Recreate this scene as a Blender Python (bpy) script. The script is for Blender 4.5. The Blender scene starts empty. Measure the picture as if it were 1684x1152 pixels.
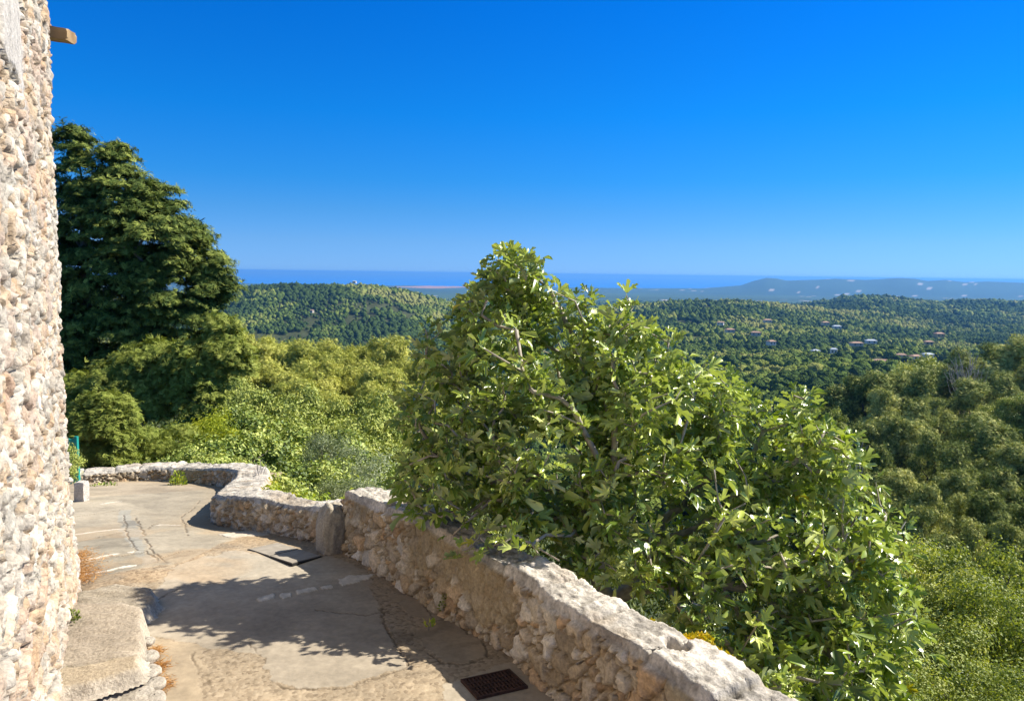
import bpy, math, random
import numpy as np
from mathutils import Matrix, Vector

# ------------------------------------------------------------------ camera, light, exposure
SC = bpy.context.scene
EYE = 2.2                                   # eye height above the near part of the lane (m)
PITCH, ROLL, F = math.radians(5.93), math.radians(0.71), 1220.0
cam_d = bpy.data.cameras.new('camera'); cam = bpy.data.objects.new('camera', cam_d)
SC.collection.objects.link(cam); SC.camera = cam
cam_d.sensor_width = 36.0; cam_d.lens = 36.0 * F / 1684.0
cam_d.clip_start = 0.05; cam_d.clip_end = 200000
CR = Matrix.Rotation(math.pi/2 - PITCH, 3, 'X') @ Matrix.Rotation(ROLL, 3, 'Z')
cam.matrix_world = Matrix.Translation((0, 0, EYE)) @ CR.to_4x4()

SUN_EL, SUN_AZ = math.radians(43), math.radians(70)    # azimuth clockwise from +Y (straight ahead)
W = bpy.data.worlds.new('World'); SC.world = W; W.use_nodes = True
nt = W.node_tree; nt.nodes.clear()
sky = nt.nodes.new('ShaderNodeTexSky'); sky.sky_type = 'NISHITA'; sky.sun_disc = False
sky.sun_elevation = SUN_EL; sky.sun_rotation = SUN_AZ; sky.altitude = 300
sky.air_density = 1.0; sky.dust_density = 0.0; sky.ozone_density = 4.0
bg = nt.nodes.new('ShaderNodeBackground'); bg.inputs['Strength'].default_value = 0.110
wo = nt.nodes.new('ShaderNodeOutputWorld')
# sky texture graded by height: deep blue low, unseen top warmed to warm shadows
tcw = nt.nodes.new('ShaderNodeTexCoord'); sxyz = nt.nodes.new('ShaderNodeSeparateXYZ'); nt.links.new(tcw.outputs['Generated'], sxyz.inputs[0])
skr = nt.nodes.new('ShaderNodeValToRGB'); nt.links.new(sxyz.outputs['Z'], skr.inputs[0])
SKYR = [(0.0, (.16, .36, .93)), (.04, (.16, .35, .75)), (.08, (.115, .345, .68)), (.12, (.06, .35, .70)), (.2, (.018, .365, .77)), (.35, (.004, .345, .84)), (.5, (.30, .55, .86)), (.7, (1, .82, .62)), (1.0, (1, .82, .60))]
els = skr.color_ramp.elements
while len(els) < len(SKYR): els.new(.5)
for el, (p_, c_) in zip(els, SKYR): el.position = p_; el.color = (*c_, 1)
vmw = nt.nodes.new('ShaderNodeVectorMath'); vmw.operation = 'MULTIPLY'; nt.links.new(sky.outputs[0], vmw.inputs[0]); nt.links.new(skr.outputs[0], vmw.inputs[1])
nt.links.new(vmw.outputs[0], bg.inputs[0]); nt.links.new(bg.outputs[0], wo.inputs[0])
sd = bpy.data.lights.new('sun', 'SUN'); sd.energy = 5.0; sd.angle = math.radians(0.53); sd.color = (1.0, 0.93, 0.82)
sun = bpy.data.objects.new('sun', sd); SC.collection.objects.link(sun)
sdir = Vector((math.sin(SUN_AZ)*math.cos(SUN_EL), math.cos(SUN_AZ)*math.cos(SUN_EL), math.sin(SUN_EL)))
sun.rotation_euler = sdir.to_track_quat('Z', 'Y').to_euler(); sun.location = (20, 5, 30)
SC.view_settings.view_transform = 'Standard'; SC.view_settings.look = 'None'
SC.view_settings.exposure = 0.85; SC.view_settings.gamma = 1.0; SC.view_settings.use_curve_mapping = False
SC.cycles.max_bounces = 6; SC.cycles.diffuse_bounces = 3; SC.cycles.glossy_bounces = 2
SC.cycles.transmission_bounces = 4; SC.cycles.volume_bounces = 0; SC.cycles.transparent_max_bounces = 4
SC.cycles.use_denoising = True

rng = np.random.default_rng(7); random.seed(7)

# ------------------------------------------------------------------ helpers
def ray(px, py):
    v = CR @ Vector(((px-842)/F, -(py-576)/F, -1.0)); return v
def P(px, py, Y):
    v = ray(px, py); return np.array([v.x*Y/v.y, Y, v.z*Y/v.y + EYE])
def PZ(px, py, z):                          # hit at height z (world)
    v = ray(px, py); t = (z-EYE)/v.z; return np.array([v.x*t, v.y*t, z])
CRn = np.array([[CR[i][j] for j in range(3)] for i in range(3)])
def proj(p):
    q = (p - np.array([0, 0, EYE])) @ CRn
    d = np.maximum(-q[:, 2], 1e-4)
    return 842 + F*q[:, 0]/d, 576 - F*q[:, 1]/d

def hash3(ix, iy, iz, s=0):
    n = (ix.astype(np.int64)*374761393 + iy.astype(np.int64)*668265263 + iz.astype(np.int64)*2147483647 + s*1274126177) & 0xffffffff
    n = ((n ^ (n >> 13)) * 1274126177) & 0xffffffff
    n = ((n ^ (n >> 16)) * 2246822519) & 0xffffffff
    return ((n ^ (n >> 13)) & 0xffffff) / float(0xffffff)
def vnoise(p, s=0):
    i = np.floor(p).astype(np.int64); f = p - i; f = f*f*(3-2*f); r = 0
    for a in (0, 1):
        for b in (0, 1):
            for c in (0, 1):
                w = (f[:, 0] if a else 1-f[:, 0])*(f[:, 1] if b else 1-f[:, 1])*(f[:, 2] if c else 1-f[:, 2])
                r = r + w*hash3(i[:, 0]+a, i[:, 1]+b, i[:, 2]+c, s)
    return r
def fbm(p, oct=4, s=0):
    r = 0; a = .5; t = 0
    for k in range(oct):
        r = r + a*vnoise(p*(2.03**k), s+k); t += a; a *= .5
    return r/t
def sstep(a, b, x):
    t = np.clip((x-a)/(b-a), 0, 1); return t*t*(3-2*t)
def cells(u, v, su, sv, s=0, jit=.85):
    """voronoi stones: returns (distance to the border, random a, b, c of the stone)"""
    x = u/su; y = v/sv; row = np.floor(y); ix = np.floor(x).astype(np.int64); iy = row.astype(np.int64)
    z = np.zeros_like(ix); d1 = np.full(len(x), 9.); d2 = np.full(len(x), 9.); bx = np.zeros_like(ix); by = np.zeros_like(ix)
    for a in (-1, 0, 1, 2):
        for b in (-1, 0, 1):
            cx, cy = ix+a, iy+b
            qx = cx + .5 + (hash3(cx, cy, z, s)-.5)*jit + np.where(cy % 2 == 0, .25, -.25)-.5; qy = cy + .5 + (hash3(cx, cy, z, s+1)-.5)*jit
            d = np.maximum(np.abs(x-qx)**2, 0) + np.abs(y-qy)**2; d = np.sqrt(d)*(.8+.4*hash3(cx, cy, z, s+2))
            m = d < d1
            d2 = np.where(m, d1, np.minimum(d2, d)); bx = np.where(m, cx, bx); by = np.where(m, cy, by); d1 = np.where(m, d, d1)
    return d2-d1, hash3(bx, by, z, s+5), hash3(bx, by, z, s+6), hash3(bx, by, z, s+7)

def make_mesh(name, V, Fc, smooth=False, **attrs):
    V = np.asarray(V, np.float32); Fc = np.asarray(Fc, np.int32); k = Fc.shape[1]
    me = bpy.data.meshes.new(name)
    me.vertices.add(len(V)); me.vertices.foreach_set('co', V.ravel())
    me.loops.add(Fc.size); me.loops.foreach_set('vertex_index', Fc.ravel())
    me.polygons.add(len(Fc)); me.polygons.foreach_set('loop_start', np.arange(0, Fc.size, k, dtype=np.int32))
    me.polygons.foreach_set('loop_total', np.full(len(Fc), k, np.int32))
    me.polygons.foreach_set('use_smooth', np.full(len(Fc), smooth, bool))
    for n, a in attrs.items():
        a = np.asarray(a, np.float32)
        if a.ndim == 1:
            at = me.attributes.new(n, 'FLOAT', 'POINT'); at.data.foreach_set('value', a)
        else:
            at = me.attributes.new(n, 'FLOAT_COLOR', 'POINT')
            if a.shape[1] == 3: a = np.hstack([a, np.ones((len(a), 1), np.float32)])
            at.data.foreach_set('color', a.ravel())
    me.update(calc_edges=True); return me
def link(name, me, mat=None, parent=None, label=None, cat=None, group=None, kind=None, loc=None):
    o = bpy.data.objects.new(name, me); SC.collection.objects.link(o)
    if mat is not None and me is not None: me.materials.append(mat)
    if parent is not None: o.parent = parent
    if loc is not None: o.location = [float(c) for c in loc]
    return tag(o, label, cat, group, kind)
def tag(o, label=None, cat=None, group=None, kind=None):
    if label: o['label'] = label
    if cat: o['category'] = cat
    if group: o['group'] = group
    if kind: o['kind'] = kind
    return o
def thing(name, label, cat, loc=(0, 0, 0), group=None): return link(name, None, None, None, label, cat, group, None, loc)
def place(root, loc, rz=0, sc=(1, 1, 1), label=None, group=None, cat=None, first=[]):
    """first call moves the source itself, later calls copy the thing with its parts"""
    if root.name in first:
        r = root.copy(); SC.collection.objects.link(r)
        for ch in root.children:
            c = ch.copy(); SC.collection.objects.link(c); c.parent = r
    else:
        r = root; first.append(root.name)
    r.location = [float(c) for c in loc]; r.rotation_euler = (0, 0, rz); r.scale = [float(c) for c in sc]
    return tag(r, label, cat, group)
def grid_faces(nr, nc):
    i = np.arange(nr-1)[:, None]*nc + np.arange(nc-1)[None, :]; i = i.ravel()
    return np.stack([i, i+1, i+nc+1, i+nc], 1)
def box(c, s):
    x, y, z = s; c = np.asarray(c, float)
    V = np.array([[a*x/2, b*y/2, d*z/2] for a in (-1, 1) for b in (-1, 1) for d in (-1, 1)]) + c
    return V, np.array([[0, 1, 3, 2], [4, 6, 7, 5], [0, 4, 5, 1], [2, 3, 7, 6], [0, 2, 6, 4], [1, 5, 7, 3]])
def join(parts):
    Vs, Fs, n = [], [], 0
    for V, Fc in parts: Vs.append(V); Fs.append(np.asarray(Fc)+n); n += len(V)
    return np.vstack(Vs), np.vstack(Fs)

def rot_from(dirv, roll):
    """(m,3,3): columns x (across), y = dirv, z (normal); roll turns about y"""
    y = dirv/np.linalg.norm(dirv, axis=1, keepdims=True)
    ref = np.where(np.abs(y[:, 2:3]) > .95, np.array([[1., 0, 0]]), np.array([[0, 0, 1.]]))
    x = np.cross(y, ref); x /= np.linalg.norm(x, axis=1, keepdims=True); z = np.cross(x, y)
    c, s = np.cos(roll)[:, None], np.sin(roll)[:, None]
    x2 = x*c + z*s; z2 = -x*s + z*c
    return np.stack([x2, y, z2], 2)
def rot_nrm(nv, roll):
    """(m,3,3) frames whose z axis is nv, turned by roll about it"""
    z = nv/np.linalg.norm(nv, axis=1, keepdims=True); ref = np.where(np.abs(z[:, 2:3]) > .9, np.array([[1., 0, 0]]), np.array([[0, 0, 1.]]))
    x = np.cross(ref, z); x /= np.linalg.norm(x, axis=1, keepdims=True); y = np.cross(z, x); c, s = np.cos(roll)[:, None], np.sin(roll)[:, None]
    return np.stack([x*c+y*s, -x*s+y*c, z], 2)
def scatter(T, pos, R, sc):
    """T = (verts, faces); one merged vertex and face array"""
    V, Fc = T; m, n = len(pos), len(V)
    sc = np.asarray(sc); sc = sc[:, None, None] if sc.ndim == 1 else sc[:, None, :]
    W_ = np.einsum('mij,mnj->mni', R, V[None]*sc) + pos[:, None]
    return W_.reshape(-1, 3), (Fc[None] + (np.arange(m)*n)[:, None, None]).reshape(-1, Fc.shape[1])

# ------------------------------------------------------------------ materials
def nodes(name):
    m = bpy.data.materials.new(name); m.use_nodes = True; n = m.node_tree; n.nodes.clear()
    out = n.nodes.new('ShaderNodeOutputMaterial'); return m, n, out
def N(n, t, **kw):
    x = n.nodes.new('ShaderNode'+t)
    for k, v in kw.items():
        if k.startswith('i_'): x.inputs[k[2:].replace('_', ' ')].default_value = v
        else: setattr(x, k, v)
    return x
def ramp(n, stops):
    r = n.nodes.new('ShaderNodeValToRGB'); e = r.color_ramp.elements
    while len(e) < len(stops): e.new(.5)
    for el, (p, c) in zip(e, stops): el.position = p; el.color = (*c, 1)
    return r
def m_leaf(name, stops, rough=.5, trans=.3, tint=(1.25, 1.2, .5), spec=.4, back=None, objrand=.0):
    m, n, out = nodes(name)
    at = N(n, 'Attribute', attribute_name='rnd'); cr = ramp(n, stops)
    fac = at.outputs['Fac']
    if objrand:
        oi = N(n, 'ObjectInfo'); mu = N(n, 'Math', operation='MULTIPLY_ADD'); mu.inputs[1].default_value = objrand; mu.inputs[2].default_value = -objrand/2
        n.links.new(oi.outputs['Random'], mu.inputs[0]); ad = N(n, 'Math', operation='ADD', use_clamp=True)
        n.links.new(mu.outputs[0], ad.inputs[0]); n.links.new(fac, ad.inputs[1]); fac = ad.outputs[0]
    n.links.new(fac, cr.inputs[0]); col = cr.outputs[0]
    if back:
        g = N(n, 'NewGeometry'); mx = N(n, 'Mix', data_type='RGBA'); n.links.new(g.outputs['Backfacing'], mx.inputs[0])
        n.links.new(col, mx.inputs[6]); mx.inputs[7].default_value = (*back, 1); col = mx.outputs[2]
    b = N(n, 'BsdfPrincipled'); b.inputs['Roughness'].default_value = rough; b.inputs['Specular IOR Level'].default_value = spec
    n.links.new(col, b.inputs['Base Color'])
    t = N(n, 'BsdfTranslucent'); vm = N(n, 'VectorMath', operation='MULTIPLY'); vm.inputs[1].default_value = tint
    n.links.new(col, vm.inputs[0]); n.links.new(vm.outputs[0], t.inputs[0])
    mx = N(n, 'MixShader'); mx.inputs[0].default_value = trans
    n.links.new(b.outputs[0], mx.inputs[1]); n.links.new(t.outputs[0], mx.inputs[2]); n.links.new(mx.outputs[0], out.inputs[0])
    return m
def m_attr(name, rough=.85, nscale=30., namt=.25, bump=.3, bdist=.01, spec=.25, bscale=None, speck=0, gain=1.):
    """colour from the 'col' vertex colours times a procedural grain, with bump"""
    m, n, out = nodes(name)
    at = N(n, 'Attribute', attribute_name='col'); tc = N(n, 'TexCoord')
    no = N(n, 'TexNoise'); no.inputs['Scale'].default_value = nscale; no.inputs['Detail'].default_value = 8; no.inputs['Roughness'].default_value = .65
    n.links.new(tc.outputs['Object'], no.inputs['Vector'])
    mr = N(n, 'MapRange'); mr.inputs[1].default_value = .3; mr.inputs[2].default_value = .7; mr.inputs[3].default_value = (1-namt)*gain; mr.inputs[4].default_value = (1+namt)*gain
    n.links.new(no.outputs[0], mr.inputs[0])
    vm = N(n, 'VectorMath', operation='SCALE'); n.links.new(at.outputs['Color'], vm.inputs[0]); n.links.new(mr.outputs[0], vm.inputs['Scale'])
    col = vm.outputs[0]; h = no.outputs[0]
    if speck:
        vo = N(n, 'TexVoronoi'); vo.inputs['Scale'].default_value = speck; n.links.new(tc.outputs['Object'], vo.inputs['Vector'])
        sr = ramp(n, [(0, (.42, .38, .34)), (.45, (.86, .82, .76)), (1, (1.0, .98, .95))]); n.links.new(vo.outputs['Color'], sr.inputs[0])
        at2 = N(n, 'Attribute', attribute_name='agg'); mx = N(n, 'Mix', data_type='RGBA'); mx.blend_type = 'MULTIPLY'
        n.links.new(at2.outputs['Fac'], mx.inputs[0]); n.links.new(col, mx.inputs[6]); n.links.new(sr.outputs[0], mx.inputs[7]); col = mx.outputs[2]
        mm = N(n, 'Math', operation='MULTIPLY'); n.links.new(vo.outputs['Distance'], mm.inputs[0]); n.links.new(at2.outputs['Fac'], mm.inputs[1])
        m2 = N(n, 'Math', operation='MULTIPLY_ADD'); n.links.new(mm.outputs[0], m2.inputs[0]); m2.inputs[1].default_value = -1.2; n.links.new(no.outputs[0], m2.inputs[2]); h = m2.outputs[0]
    b = N(n, 'BsdfPrincipled'); b.inputs['Roughness'].default_value = rough; b.inputs['Specular IOR Level'].default_value = spec
    n.links.new(col, b.inputs['Base Color'])
    bu = N(n, 'Bump'); bu.inputs['Strength'].default_value = bump; bu.inputs['Distance'].default_value = bdist
    n.links.new(h, bu.inputs['Height']); n.links.new(bu.outputs[0], b.inputs['Normal']); n.links.new(b.outputs[0], out.inputs[0])
    return m
def m_plain(name, c1, c2, scale=8., rough=.8, bump=.2, bdist=.01, stretch=(1, 1, 1), metal=0, spec=.3):
    m, n, out = nodes(name)
    tc = N(n, 'TexCoord'); mp = N(n, 'Mapping'); mp.inputs['Scale'].default_value = stretch; n.links.new(tc.outputs['Object'], mp.inputs[0])
    no = N(n, 'TexNoise'); no.inputs['Scale'].default_value = scale; no.inputs['Detail'].default_value = 6
    n.links.new(mp.outputs[0], no.inputs['Vector']); cr = ramp(n, [(.3, c1), (.7, c2)]); n.links.new(no.outputs[0], cr.inputs[0])
    b = N(n, 'BsdfPrincipled'); b.inputs['Roughness'].default_value = rough; b.inputs['Metallic'].default_value = metal; b.inputs['Specular IOR Level'].default_value = spec
    n.links.new(cr.outputs[0], b.inputs['Base Color']); bu = N(n, 'Bump'); bu.inputs['Strength'].default_value = bump; bu.inputs['Distance'].default_value = bdist
    n.links.new(no.outputs[0], bu.inputs['Height']); n.links.new(bu.outputs[0], b.inputs['Normal']); n.links.new(b.outputs[0], out.inputs[0])
    return m

M = {}
M['stone'] = m_attr('rubble_stone', rough=.9, nscale=55, namt=.34, bump=.8, bdist=.014, gain=.80)
M['path'] = m_attr('lane_concrete', rough=.9, nscale=26, namt=.13, bump=.35, bdist=.006, speck=48)
M['terrain'] = m_attr('hillside_soil', rough=1, nscale=.35, namt=.35, bump=.0, spec=.05)
M['bark'] = m_plain('grey_bark', (.10, .085, .065), (.22, .19, .155), 14, .9, .5, .01, (1, 1, .35))
M['figbark'] = m_plain('pale_fig_bark', (.26, .22, .17), (.48, .43, .35), 20, .8, .4, .005)
M['pinebark'] = m_plain('dark_pine_bark', (.07, .055, .045), (.18, .14, .11), 6, .95, .5, .03, (1, 1, .3))
M['deadwood'] = m_plain('bleached_dead_wood', (.30, .27, .24), (.48, .45, .41), 6, .9, .3, .01)
M['fig'] = m_leaf('fig_leaf', [(0, (.07, .13, .018)), (.4, (.24, .34, .045)), (.75, (.47, .55, .10)), (.965, (.64, .70, .24)), (1, (.55, .46, .03))],
                  rough=.31, trans=.22, tint=(1.35, 1.45, .35), spec=.7, back=(.38, .44, .20))
M['cedar'] = m_leaf('dark_conifer_foliage', [(0, (.03, .055, .012)), (.5, (.10, .15, .03)), (1, (.38, .43, .09))], rough=.7, trans=.12, spec=.15)
M['cypress'] = m_leaf('loose_cypress_foliage', [(0, (.12, .17, .026)), (.5, (.27, .32, .06)), (1, (.42, .45, .11))], rough=.7, trans=.22, spec=.15)
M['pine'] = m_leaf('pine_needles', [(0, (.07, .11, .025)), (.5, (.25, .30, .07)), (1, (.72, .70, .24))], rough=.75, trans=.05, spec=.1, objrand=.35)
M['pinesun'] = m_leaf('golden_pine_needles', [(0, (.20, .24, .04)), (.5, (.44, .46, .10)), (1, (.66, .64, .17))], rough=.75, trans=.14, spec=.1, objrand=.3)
M['bush'] = m_leaf('green_shrub_leaves', [(0, (.07, .115, .02)), (.5, (.23, .31, .05)), (1, (.52, .56, .14))], rough=.5, trans=.16, spec=.35, objrand=.45)
M['broad'] = m_leaf('olive_green_leaves', [(0, (.09, .13, .022)), (.5, (.25, .31, .055)), (1, (.50, .53, .13))], rough=.55, trans=.14, spec=.25, objrand=.5)
M['vine'] = m_leaf('bright_vine_leaves', [(0, (.14, .22, .025)), (.5, (.29, .38, .045)), (.9, (.46, .50, .065)), (1, (.62, .52, .05))], rough=.5, trans=.38, spec=.35)
M['silver'] = m_leaf('silvery_leaves', [(0, (.20, .25, .12)), (.5, (.36, .41, .23)), (1, (.52, .56, .38))], rough=.6, trans=.2, spec=.3)
M['mimosa'] = m_leaf('yellow_green_leaves', [(0, (.18, .25, .02)), (.5, (.34, .40, .03)), (1, (.55, .56, .05))], rough=.6, trans=.3, spec=.25)
M['fern'] = m_leaf('fine_acid_green_leaves', [(0, (.11, .16, .025)), (.5, (.25, .31, .05)), (1, (.52, .54, .14))], rough=.5, trans=.35, spec=.35)
M['sedum'] = m_leaf('yellow_stonecrop', [(0, (.25, .26, .02)), (.5, (.55, .45, .02)), (1, (.7, .42, .03))], rough=.6, trans=.3, spec=.25)
M['under'] = m_leaf('shade_toned_undergrowth_leaves', [(0, (.03, .05, .012)), (.6, (.06, .09, .02)), (1, (.13, .16, .035))], rough=.6, trans=.25, spec=.2)  # leaf colour darkened to paint shade into the gaps between shrubs
M['wood'] = m_leaf('woodland_canopy', [(0, (.06, .10, .03)), (.35, (.13, .19, .045)), (.6, (.21, .26, .06)), (1, (.31, .32, .10))], rough=1, trans=.04, spec=.0)
_n = M['wood'].node_tree; _g = N(_n, 'NewGeometry'); _t = N(_n, 'TexNoise'); _t.inputs['Scale'].default_value = .9; _t.inputs['Detail'].default_value = 4; _n.links.new(_g.outputs['Position'], _t.inputs['Vector'])
_b = N(_n, 'Bump'); _b.inputs['Strength'].default_value = 1.0; _b.inputs['Distance'].default_value = 2.5; _n.links.new(_t.outputs[0], _b.inputs['Height']); [_n.links.new(_b.outputs[0], q_.inputs['Normal']) for q_ in _n.nodes if q_.type == 'BSDF_PRINCIPLED']
M['straw'] = m_leaf('dry_orange_needles', [(0, (.35, .16, .05)), (1, (.6, .34, .12))], rough=.8, trans=.2, spec=.2)
M['beam'] = m_plain('weathered_timber', (.22, .13, .06), (.42, .29, .15), 9, .85, .5, .01, (.15, 1, 1))
M['iron'] = m_plain('rusty_iron', (.035, .02, .016), (.10, .05, .035), 30, .7, .4, .004, metal=.3)
M['black'] = m_plain('black_joint', (.012, .012, .012), (.03, .028, .025), 30, .9, .1)
M['plate'] = m_plain('concrete_cover', (.25, .22, .175), (.35, .31, .25), 14, .9, .3, .004)
M['gate'] = m_plain('turquoise_paint', (.01, .22, .19), (.02, .30, .25), 10, .45, .05)
M['render1'] = m_plain('pale_wall_render', (.46, .40, .33), (.56, .50, .42), 2, .9, .05)
M['render2'] = m_plain('white_wall_render', (.58, .56, .53), (.68, .66, .63), 2, .9, .05)
M['render3'] = m_plain('ochre_wall_render', (.52, .34, .20), (.60, .42, .26), 2, .9, .05)
M['tile'] = m_plain('clay_tile', (.28, .17, .12), (.40, .27, .20), 3, .9, .3)
M['slate'] = m_plain('blue_grey_roof', (.30, .36, .42), (.40, .46, .52), 3, .6, .1)
M['glass'] = m_plain('dark_window', (.04, .05, .06), (.07, .08, .09), 3, .2, 0)

# ------------------------------------------------------------------ terrain
def hl(px): return 449.3 + (px-842)*.0124
CP = np.array([-900, 350, 500, 800, 1100, 1400, 1684, 2800.])
CY = np.array([0, 12, 20, 35, 60, 100, 160, 260, 450, 700, 1000, 1500, 2200, 3500, 5500, 8000, 10500, 12500, 16000.])
TB = np.array([
 [-3.6, -3.6, -4.5, -9, -14, -16, -40, -75, -110, -112, -112, -125, -140, -150, -165, -185, -196, -206, -230],
 [-3.6, -3.8, -4.9, -9.5, -14, -16, -40, -75, -110, -112, -112, -125, -140, -150, -165, -185, -196, -206, -230],
 [-4.5, -5.2, -6.5, -11.5, -14.5, -15.5, -42, -75, -108, -105, -110, -122, -140, -150, -165, -185, -196, -206, -230],
 [-5, -5.5, -9, -16, -24, -32, -48, -75, -95, -98, -105, -120, -140, -152, -168, -188, -198, -206, -230],
 [-5, -6, -11, -20, -30, -38, -50, -60, -66, -72, -85, -105, -138, -152, -168, -188, -197, -206, -230],
 [-5, -6.5, -12, -20, -26, -24, -38, -50, -58, -70, -85, -102, -135, -150, -168, -186, -197, -206, -230],
 [-5, -6.5, -12, -20, -21, -18, -30, -48, -60, -72, -88, -102, -132, -150, -168, -186, -197, -206, -230],
 [-5, -6.5, -12, -18, -16, -12, -24, -44, -60, -72, -88, -102, -132, -150, -168, -186, -197, -206, -230]]).T
RIDGES = [  # (crest Y, foot Y, back Y, px list, crest py list, canopy height)
 (1400, 620, 2600, [-400, 200, 330, 400, 450, 560, 620, 650, 700, 740, 800, 900, 3000], [500, 492, 481, 473, 470, 467, 470, 477, 491, 502, 515, 550, 550], 8),
 (1500, 700, 2400, [-400, 800, 900, 1000, 1080, 1200, 1300, 1400, 1500, 1600, 3000], [560, 560, 520, 508, 500, 496, 503, 512, 524, 536, 545], 9),
 (2300, 1350, 3600, [-400, 1150, 1250, 1340, 1400, 1440, 1500, 1540, 1600, 1684, 3000], [540, 540, 512, 497, 488, 486, 491, 496, 493, 497, 490], 11),
 (9500, 7400, 11300, [-400, 1150, 1215, 1235, 1257, 1272, 1290, 1340, 1370, 1420, 1473, 1500, 1520, 1550, 1580, 1620, 1684, 3000], [474, 474, 469, 462, 456.5, 457.5, 461, 459.5, 458, 460, 456.5, 458, 461.5, 460, 463.5, 462.5, 465, 465], 0)]
def gz_rel(X, Y):
    """height of the hillside relative to the eye"""
    Yc = np.maximum(Y, 1.0); px = 842 + F*X/Yc*1.0
    px = np.clip(px, CP[0], CP[-1]-1e-3)
    j = np.clip(np.searchsorted(CP, px, 'right')-1, 0, len(CP)-2); fx = (px-CP[j])/(CP[j+1]-CP[j]); fx = fx*fx*(3-2*fx)*.5 + fx*.5
    lY = np.log(Yc+8); LY = np.log(CY+8)
    i = np.clip(np.searchsorted(LY, lY, 'right')-1, 0, len(CY)-2); fy = np.clip((lY-LY[i])/(LY[i+1]-LY[i]), 0, 1)
    z = (TB[i, j]*(1-fx)+TB[i, j+1]*fx)*(1-fy) + (TB[i+1, j]*(1-fx)+TB[i+1, j+1]*fx)*fy
    for yc, yf, yb, pxs, pys, ch in RIDGES:
        zc = -(np.interp(px, pxs, pys)-hl(px))/F*yc - ch
        s = np.where(Yc < yc, sstep(yf, yc, Yc), 1-sstep(yc, yb, Yc))
        z = np.maximum(z, z + (zc-z)*s)
    p = np.stack([X, Y, Y*0], 1)
    und = (fbm(p/180., 3, 11)-.5)*14*sstep(250, 900, Yc) + (fbm(p/30., 3, 12)-.5)*5*sstep(25, 120, Yc) + (fbm(p/5., 3, 13)-.5)*1.2*sstep(10, 30, Yc)
    und *= np.where(Yc > 5000, .35, 1)
    return z + und
# the lane's own height, relative to the eye
LY_ = [-3, 2, 4, 6, 7.5, 11, 14]; LZ_ = [-2.1, -2.15, -2.2, -2.35, -2.63, -3.2, -3.7]
def lane(Y): return np.interp(Y, LY_, LZ_)

# parapet line: inner foot X, Y, top (rel. eye), thickness
TALL = [(2.75, -.4, -1.62, .30), (1.55, 1.62, -1.66, .30), (.69, 3.05, -1.70, .30), (.585, 3.26, -1.71, .28), (.25, 3.77, -1.72, .27), (.03, 4.18, -1.72, .25),
        (-.58, 5.0, -1.72, .27), (-1.037, 5.66, -1.80, .28), (-1.40, 6.12, -1.86, .28)]
LOW = [(-1.40, 6.12, -2.06, .26), (-1.58, 6.4, -2.10, .26), (-2.23, 6.95, -2.22, .26), (-2.75, 7.27, -2.25, .32), (-3.1, 7.63, -2.37, .42), (-3.32, 8.3, -2.50, .44),
       (-3.5, 9.1, -2.63, .42), (-3.66, 9.7, -2.72, .40), (-3.95, 10.3, -2.82, .38), (-4.67, 10.85, -2.95, .36), (-5.5, 11.05, -3.02, .34), (-6.2, 10.75, -3.03, .34), (-7.6, 10.2, -3.03, .34)]
def dense(pts, step):
    p = np.array(pts, float); q = np.vstack([2*p[0]-p[1], p, 2*p[-1]-p[-2]]); out = []
    for i in range(1, len(q)-2):
        t = np.linspace(0, 1, 24, endpoint=False)[:, None]
        out.append(.5*((2*q[i]) + (-q[i-1]+q[i+1])*t + (2*q[i-1]-5*q[i]+4*q[i+1]-q[i+2])*t*t + (-q[i-1]+3*q[i]-3*q[i+1]+q[i+2])*t**3))
    out = np.vstack(out + [p[-1:]]); s = np.r_[0, np.cumsum(np.linalg.norm(np.diff(out[:, :2], axis=0), axis=1))]
    n = int(s[-1]/step)+1; ss = np.linspace(0, s[-1], n)
    return np.stack([np.interp(ss, s, out[:, k]) for k in range(out.shape[1])], 1), ss
WL = np.vstack([dense(TALL, .1)[0], dense(LOW, .1)[0][1:]])
def wall_side(X, Y):
    """signed distance to the parapet's inner line, positive on the drop side"""
    d = np.full(len(X), 1e9); s = np.zeros(len(X)); t = WL[1:, :2]-WL[:-1, :2]
    for k in range(0, len(WL)-1):
        a = WL[k, :2]; L = t[k]@t[k]
        u = np.clip(((X-a[0])*t[k, 0]+(Y-a[1])*t[k, 1])/L, 0, 1)
        dx = X-a[0]-u*t[k, 0]; dy = Y-a[1]-u*t[k, 1]; dd = dx*dx+dy*dy
        m = dd < d; d = np.where(m, dd, d); s = np.where(m, np.sign(dx*t[k, 1]-dy*t[k, 0]), s)
    return np.sqrt(d)*s
def ground(X, Y):
    """world height of the open ground"""
    z = gz_rel(X, Y); r = np.hypot(X, Y); m = r < 24
    if m.any():
        s = wall_side(X[m], Y[m]); zn = lane(Y[m]) - .35 - np.clip(s-.1, 0, 3.0)*.5 - np.clip(s-3.1, 0, 9)*.3
        left = sstep(-2.5, -4.5, X[m])*sstep(9.5, 11, Y[m]); zn = zn*(1-left) + np.minimum(zn, -3.5)*0*left + left*np.where(s > 0, -3.55-.05*(Y[m]-11), zn)
        w = sstep(11, 20, r[m]); z[m] = zn*(1-w) + z[m]*w
    return z + EYE

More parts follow.
